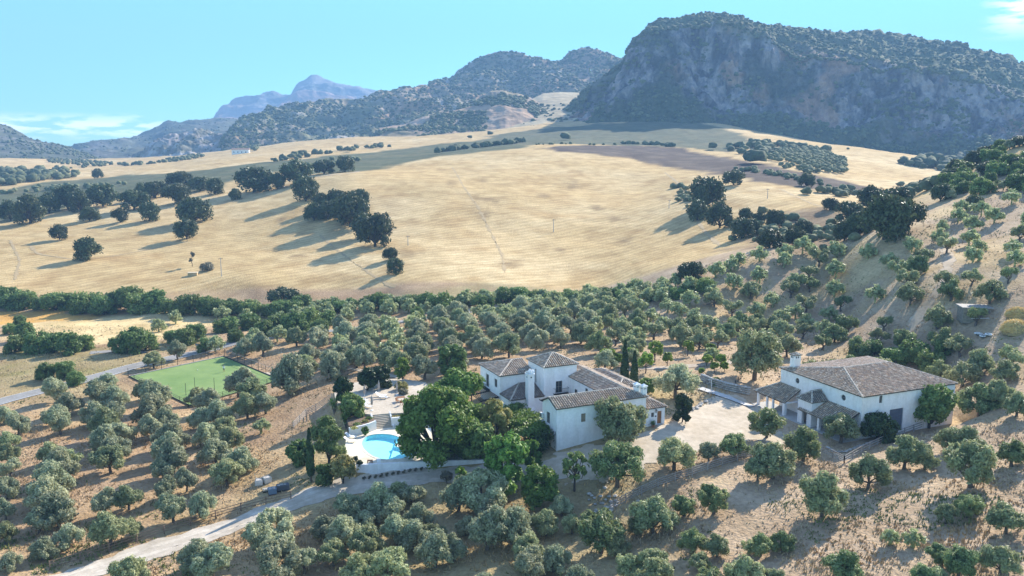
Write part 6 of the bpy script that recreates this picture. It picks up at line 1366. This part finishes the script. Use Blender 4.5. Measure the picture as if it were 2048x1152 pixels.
fence([(1640,905),(1664,915),(1688,927)], 'short wooden fence section meeting the fence corner below the outbuilding', 1.1, 4)
fence([(1688,927),(1730,903),(1780,880),(1845,857)], 'pale wooden rail fence climbing to the right below the garage', 1.1, 3)
fence([(1868,848),(1888,838)], 'bit of pale rail fence beside the large bush by the garage', 1.0, 3)
fence([(1403,752),(1420,762)], 'dark iron railing at the left end of the rubble wall', 1.0, 3, mat=m_iron, pr=.03); fence([(1470,772),(1482,758)], 'dark iron railing of the gap beside the large wide olive', 1.0, 3, mat=m_iron, pr=.03)
# ------------------------------------------------------------------ stones, rubble wall, kerb
m_stone = colmat('stone', .95, .25, 2.0, .4)
def stone_mesh(seed, c):
    r_ = random.Random(seed); bmv = []; M = MB(); V = []; n = 7
    for z, rr in ((-.25,.8),(.15,1.0),(.6,.55)):
        for i in range(n): a = 2*math.pi*i/n; q = rr * r_.uniform(.78, 1.15); V.append((math.cos(a)*q, math.sin(a)*q, z * r_.uniform(.8, 1.1)))
    V.append((0, 0, .7)); F = [(k*n+i, k*n+(i+1) % n, (k+1)*n+(i+1) % n, (k+1)*n+i) for k in range(2) for i in range(n)] + [(2*n+i, 2*n+(i+1) % n, 3*n) for i in range(n)]
    return M.add(V, F, c).mesh('stone', m_stone)
ST = [stone_mesh(k, (.36,.33,.29) if k % 2 else (.45,.42,.37)) for k in range(5)]
def stones(name, lab, cat, line, n, r, z0=0, layers=1, sp=.2):
    P = np.array([hit(a, b) for a, b in line]); d = np.r_[0, np.cumsum(np.hypot(*np.diff(P, axis=0).T))]; x0, y0 = P[0]; zb = float(terr(x0, y0)); o = thing(name, lab, cat, (x0, y0, zb))
    for l in range(layers):
        for i in range(n):
            t = d[-1] * (i + .5 * (l % 2)) / n; x = np.interp(t, d, P[:, 0]) + rnd.gauss(0, sp * (layers == 1)); y = np.interp(t, d, P[:, 1]) + rnd.gauss(0, sp * (layers == 1)); s_ = r * rnd.uniform(.75, 1.2)
            q = link('stone', rnd.choice(ST), o, (x - x0, y - y0, float(terr(x, y)) - zb + .12 + l * r * 1.05)); q.scale = (s_, s_, s_ * .9); q.rotation_euler = (0, 0, rnd.uniform(0, 6))
stones('stone_edging', 'row of pale boulders edging the yard below the ivy cone', 'stones', [(1350,839),(1362,833),(1376,827),(1386,820),(1398,812),(1412,804),(1425,800)], 26, .38, sp=.15)
stones('rubble_wall', 'dark dry-stone rubble wall at the back of the yard', 'wall', [(1402,762),(1425,772),(1452,780),(1478,786),(1500,790)], 38, .36, layers=4)
stones('kerb_stones', 'low curved line of stones under the bushes by the garage', 'stones', [(1655,896),(1668,905),(1690,905),(1720,893),(1760,880),(1810,865)], 42, .26, sp=.05)
stones('loose_stones', 'loose pale stones at the lower left corner of the yard fence', 'stones', [(1195,990),(1215,1005),(1240,1012),(1200,1020)], 30, .3, sp=.9)
# ------------------------------------------------------------------ lamp post, road sign, poles
x, y = hit(1422, 789); z = float(terr(x, y)); t = thing('lamp_post', 'slim pale curved lamp post at the end of the paved walk', 'lamp post', (x, y, z)); MB().tube([(-.35,0,.0),(-.3,0,.15),(0,0,.3),(0,0,2.2),(0,0,2.6)], .045, 7).build('shaft', m_lw, t); MB().tube([(0,0,2.6),(-.25,0,2.75),(-.6,0,2.6)], .03, 6).build('arm', m_lw, t); MB().tube([(-.6,0,2.6),(-.6,0,2.35)], [.05,.14], 8).build('lamp_head', m_iron, t)
x, y = hit(396, 702); z = float(terr(x, y)); t = thing('road_sign', 'small sign of white characters on two grey posts by the road', 'sign', (x, y, z), R(-8))
for sx in (-.35,.25): MB().box(sx-.03,sx+.03,-.03,.03,-.3,1.9).build('post', m_conc, t)
MB().box(-.62,.52,-.06,-.03,1.45,1.95).build('board', simple('sign_board', (.02,.03,.07)), t)
cu = bpy.data.curves.new('sign_text', 'FONT'); cu.body = 'TISS'; cu.size = .52; cu.extrude = .01; cu.align_x = 'CENTER'; tmp = bpy.data.objects.new('sign_text', cu); COL.objects.link(tmp); bpy.context.view_layer.update()
me = bpy.data.meshes.new_from_object(tmp.evaluated_get(bpy.context.evaluated_depsgraph_get())); bpy.data.objects.remove(tmp); me.materials.clear(); me.materials.append(m_white)
q = link('lettering', me, t, (-.05, -.08, 1.52)); q.rotation_euler = (R(90), 0, 0)
for k_, (a, b, hp, lab) in enumerate(((443,553,38,'concrete utility pole with a crossarm on the lower left stubble field'),(1107,464,26,'thin pole standing in the middle of the golden hill'),(816,491,20,'thin pole on the left side of the golden hill'),(1535,397,20,'thin pole in the middle of the small round field'),(1338,417,18,'thin pole on the right side of the golden hill'),(1786,388,16,'thin pole at the end of the far golden field'))):
    x, y = hit(a, b); z = float(terr(x, y)); zc = proj(x, y, z)[2]; h_ = hp * zc / FPX; t = thing('utility_pole', lab, 'pole', (x, y, z), .3, 'utility poles in the fields'); MB().lathe([(.17, -.4), (.11, h_)], 7).build('shaft', m_conc, t); MB().box(-.9, .9, -.06, .06, h_ - .5, h_ - .36).build('crossarm', m_iron, t)
# ------------------------------------------------------------------ field details
x, y = hit(386, 551); z = float(terr(x, y)); t = thing('water_tank', 'small sandy flat-roofed tank box on the lower left stubble field', 'tank', (x, y, z), .15)
MB().box(-1.7,1.7,-1.1,1.1,-.5,1.1).build('wall', simple('sandstone', (.48,.36,.2), .15, 2), t); MB().box(-1.85,1.85,-1.25,1.25,1.1,1.28).build('lid', simple('lid', (.55,.45,.3)), t)
T(Dk,'bare_tree','sparse almost leafless small tree behind the sandy tank box',384,526,16,34,M_GREY,260,.35,low=.3,nl=7,lr=(.3,.45)); T(Dk,'broad_bush','low brownish bush between the tank and the utility pole',414,538,34,14,M_GREY,1400,.3,'bush',low=.1)
x, y = hit(482, 307); z = float(terr(x, y)); t = thing('distant_farmhouse', 'tiny white farmhouse far away among the pale hills on the left', 'house', (x, y, z), R(8))
MB().box(-10,10,-4,4,-2,4.5).build('wall', m_wall, t); MB().add([(-10.5,-4.6,4.5),(10.5,-4.6,4.5),(10.5,0,6.6),(-10.5,0,6.6),(10.5,4.6,4.5),(-10.5,4.6,4.5)], [(0,1,2,3),(3,2,4,5),(0,3,5),(1,4,2)]).build('roof', simple('far_roof', (.30,.2,.15)), t)
for i in range(4): MB().box(-8+i*4.6,-7+i*4.6,-4.05,-4.0,1,2.4).build('window', m_iron, t)
x, y = hit(1947, 634); z = float(terr(x, y)); t = thing('stone_hut', 'small grey stone hut with a slab roof on the slope at right', 'hut', (x, y, z), R(-10)); ms_ = simple('hut_stone', (.26,.23,.19), .3, 2.5, .95, .5)
MB().box(-2.6,2.6,-1.8,1.8,-1,2.1).build('wall', ms_, t); MB().box(-2.9,2.9,-2.1,2.1,2.1,2.3).build('roof', simple('hut_roof', (.30,.275,.24), .25, 2), t)
for i in range(5): MB().box(.1+i*.48,.4+i*.48,-1.86,-1.8,.1,1.8).build('plank', simple('old_plank', (.17,.14,.13)), t)
MB().bar((-2.2,-3.2,.35),(1.2,-3.8,.55),.12,.08).build('fallen_beam', m_lw, None, label='pale fallen beam lying in front of the stone hut', cat='beam', loc=(x, y, z))
for k_, (a, b) in enumerate(((1957,670),(1966,675),(1977,672))):
    x, y = hit(a, b); z = float(terr(x, y)); ring = MB(); P_ = [(math.cos(i/14*6.283)*.75, math.sin(i/14*6.283)*.55, .35) for i in range(15)]; ring.tube(P_, .11, 6, False); t = thing('old_trough', ['left','middle','right'][k_] + ' of three pale oval rims of old troughs below the hut', 'trough', (x, y, z), k_ * .7, 'old troughs below the hut'); ring.build('rim', m_lw, t); MB().tube([(0,0,0),(0,0,.32)], [.45,.62], 10).build('basin', simple('basin', (.12,.12,.12)), t)
def mound(a, b, wd, hh, lab):
    x, y = hit(a, b); z = float(terr(x, y)); zc = proj(x, y, z)[2]; Rr = wd * zc / FPX / 2; Hh = hh * zc / FPX; r_ = np.random.default_rng(int(a)); n = 5000; d = r_.normal(0, 1, (n, 3)); d[:, 2] = abs(d[:, 2]); d /= np.linalg.norm(d, axis=1, keepdims=True)
    C = d * r_.uniform(.7, 1, (n, 1)) * np.array((Rr, Rr * .7, Hh)); V, F = leaves(r_, C, d * np.array((1, 1, .2)), .34, .12, .5); g = leafmat('straw', (.62,.43,.17), (.72,.55,.26), .2)
    o = thing('grass_mound', lab, 'dry grass', (x, y, z)); link('grass', mesh_np('grass', V, F, g), o); MB().tube([(0,0,-.6),(0,0,Hh*.5),(0,0,Hh*.85)], [Rr*.8,Rr*.62,Rr*.2], 12).build('core', simple('thatch', (.3,.22,.1)), o)
mound(2030, 662, 60, 24, 'golden mound of dry grass near the right edge'); mound(2035, 632, 50, 18, 'lower golden strip of tall dry grass above the mound')
# bulk bags, crates
def bag(a, b, mat, lab, s_=1.0):
    x, y = hit(a, b); z = float(terr(x, y)); t = thing('bulk_bag', lab, 'bag', (x, y, z), rnd.uniform(0, 1.5), 'bags and crates by the track'); V = []
    for zz, r_ in ((0,.46),(.15,.52),(.6,.54),(.9,.5)): V += [(x_*r_*s_, y_*r_*s_, zz*s_) for x_, y_ in ((-1,-1),(1,-1),(1,1),(-1,1))]
    MB().add(V, [(3,2,1,0)] + [(k*4+i, k*4+(i+1) % 4, k*4+4+(i+1) % 4, k*4+4+i) for k in range(3) for i in range(4)]).build('sack', mat, t); MB().box(-.42*s_,.42*s_,-.42*s_,.42*s_,.78*s_,.84*s_).build('filling', m_conc, t)
    for sx in (-.45,.45):
        for sy in (-.45,.45): MB().tube([(sx*s_,sy*s_,.85*s_),(sx*s_*.8,sy*s_*.8,1.1*s_),(sx*s_*.5,sy*s_,.88*s_)], .025, 5).build('strap', mat, t)
mb1 = simple('sack_white', (.62,.58,.52)); mb2 = simple('crate_blue', (.17,.22,.28)); 
bag(518, 970, mb1, 'pale bulk bag, left one of the two white bags'); bag(534, 965, mb1, 'pale bulk bag with raised corner, right one of the two'); 
def crate(a, b, mat, lab, sx, sz):
    x, y = hit(a, b); z = float(terr(x, y)); t = thing('crate', lab, 'crate', (x, y, z), .4, 'bags and crates by the track'); MB().box(-sx,sx,-.5,.5,0,.14).build('pallet', m_dark, t); MB().box(-sx,sx,-.5,.5,.16,sz).build('side', mat, t)
    for i in range(6):
        q = link('stone', rnd.choice(ST), t, (rnd.uniform(-sx*.7,sx*.7), rnd.uniform(-.35,.35), sz)); q.scale = (.2,.2,.15)
crate(545, 988, mb2, 'blue-grey crate in front of the dark stacked one', .55, .9); crate(566, 980, simple('crate_dark', (.10,.10,.11)), 'dark low crate at the right end of the bags', .85, .85); crate(534, 982, simple('crate_tan', (.34,.30,.22)), 'open tan crate of rubble in the middle of the bags', .6, .35)
#@@END
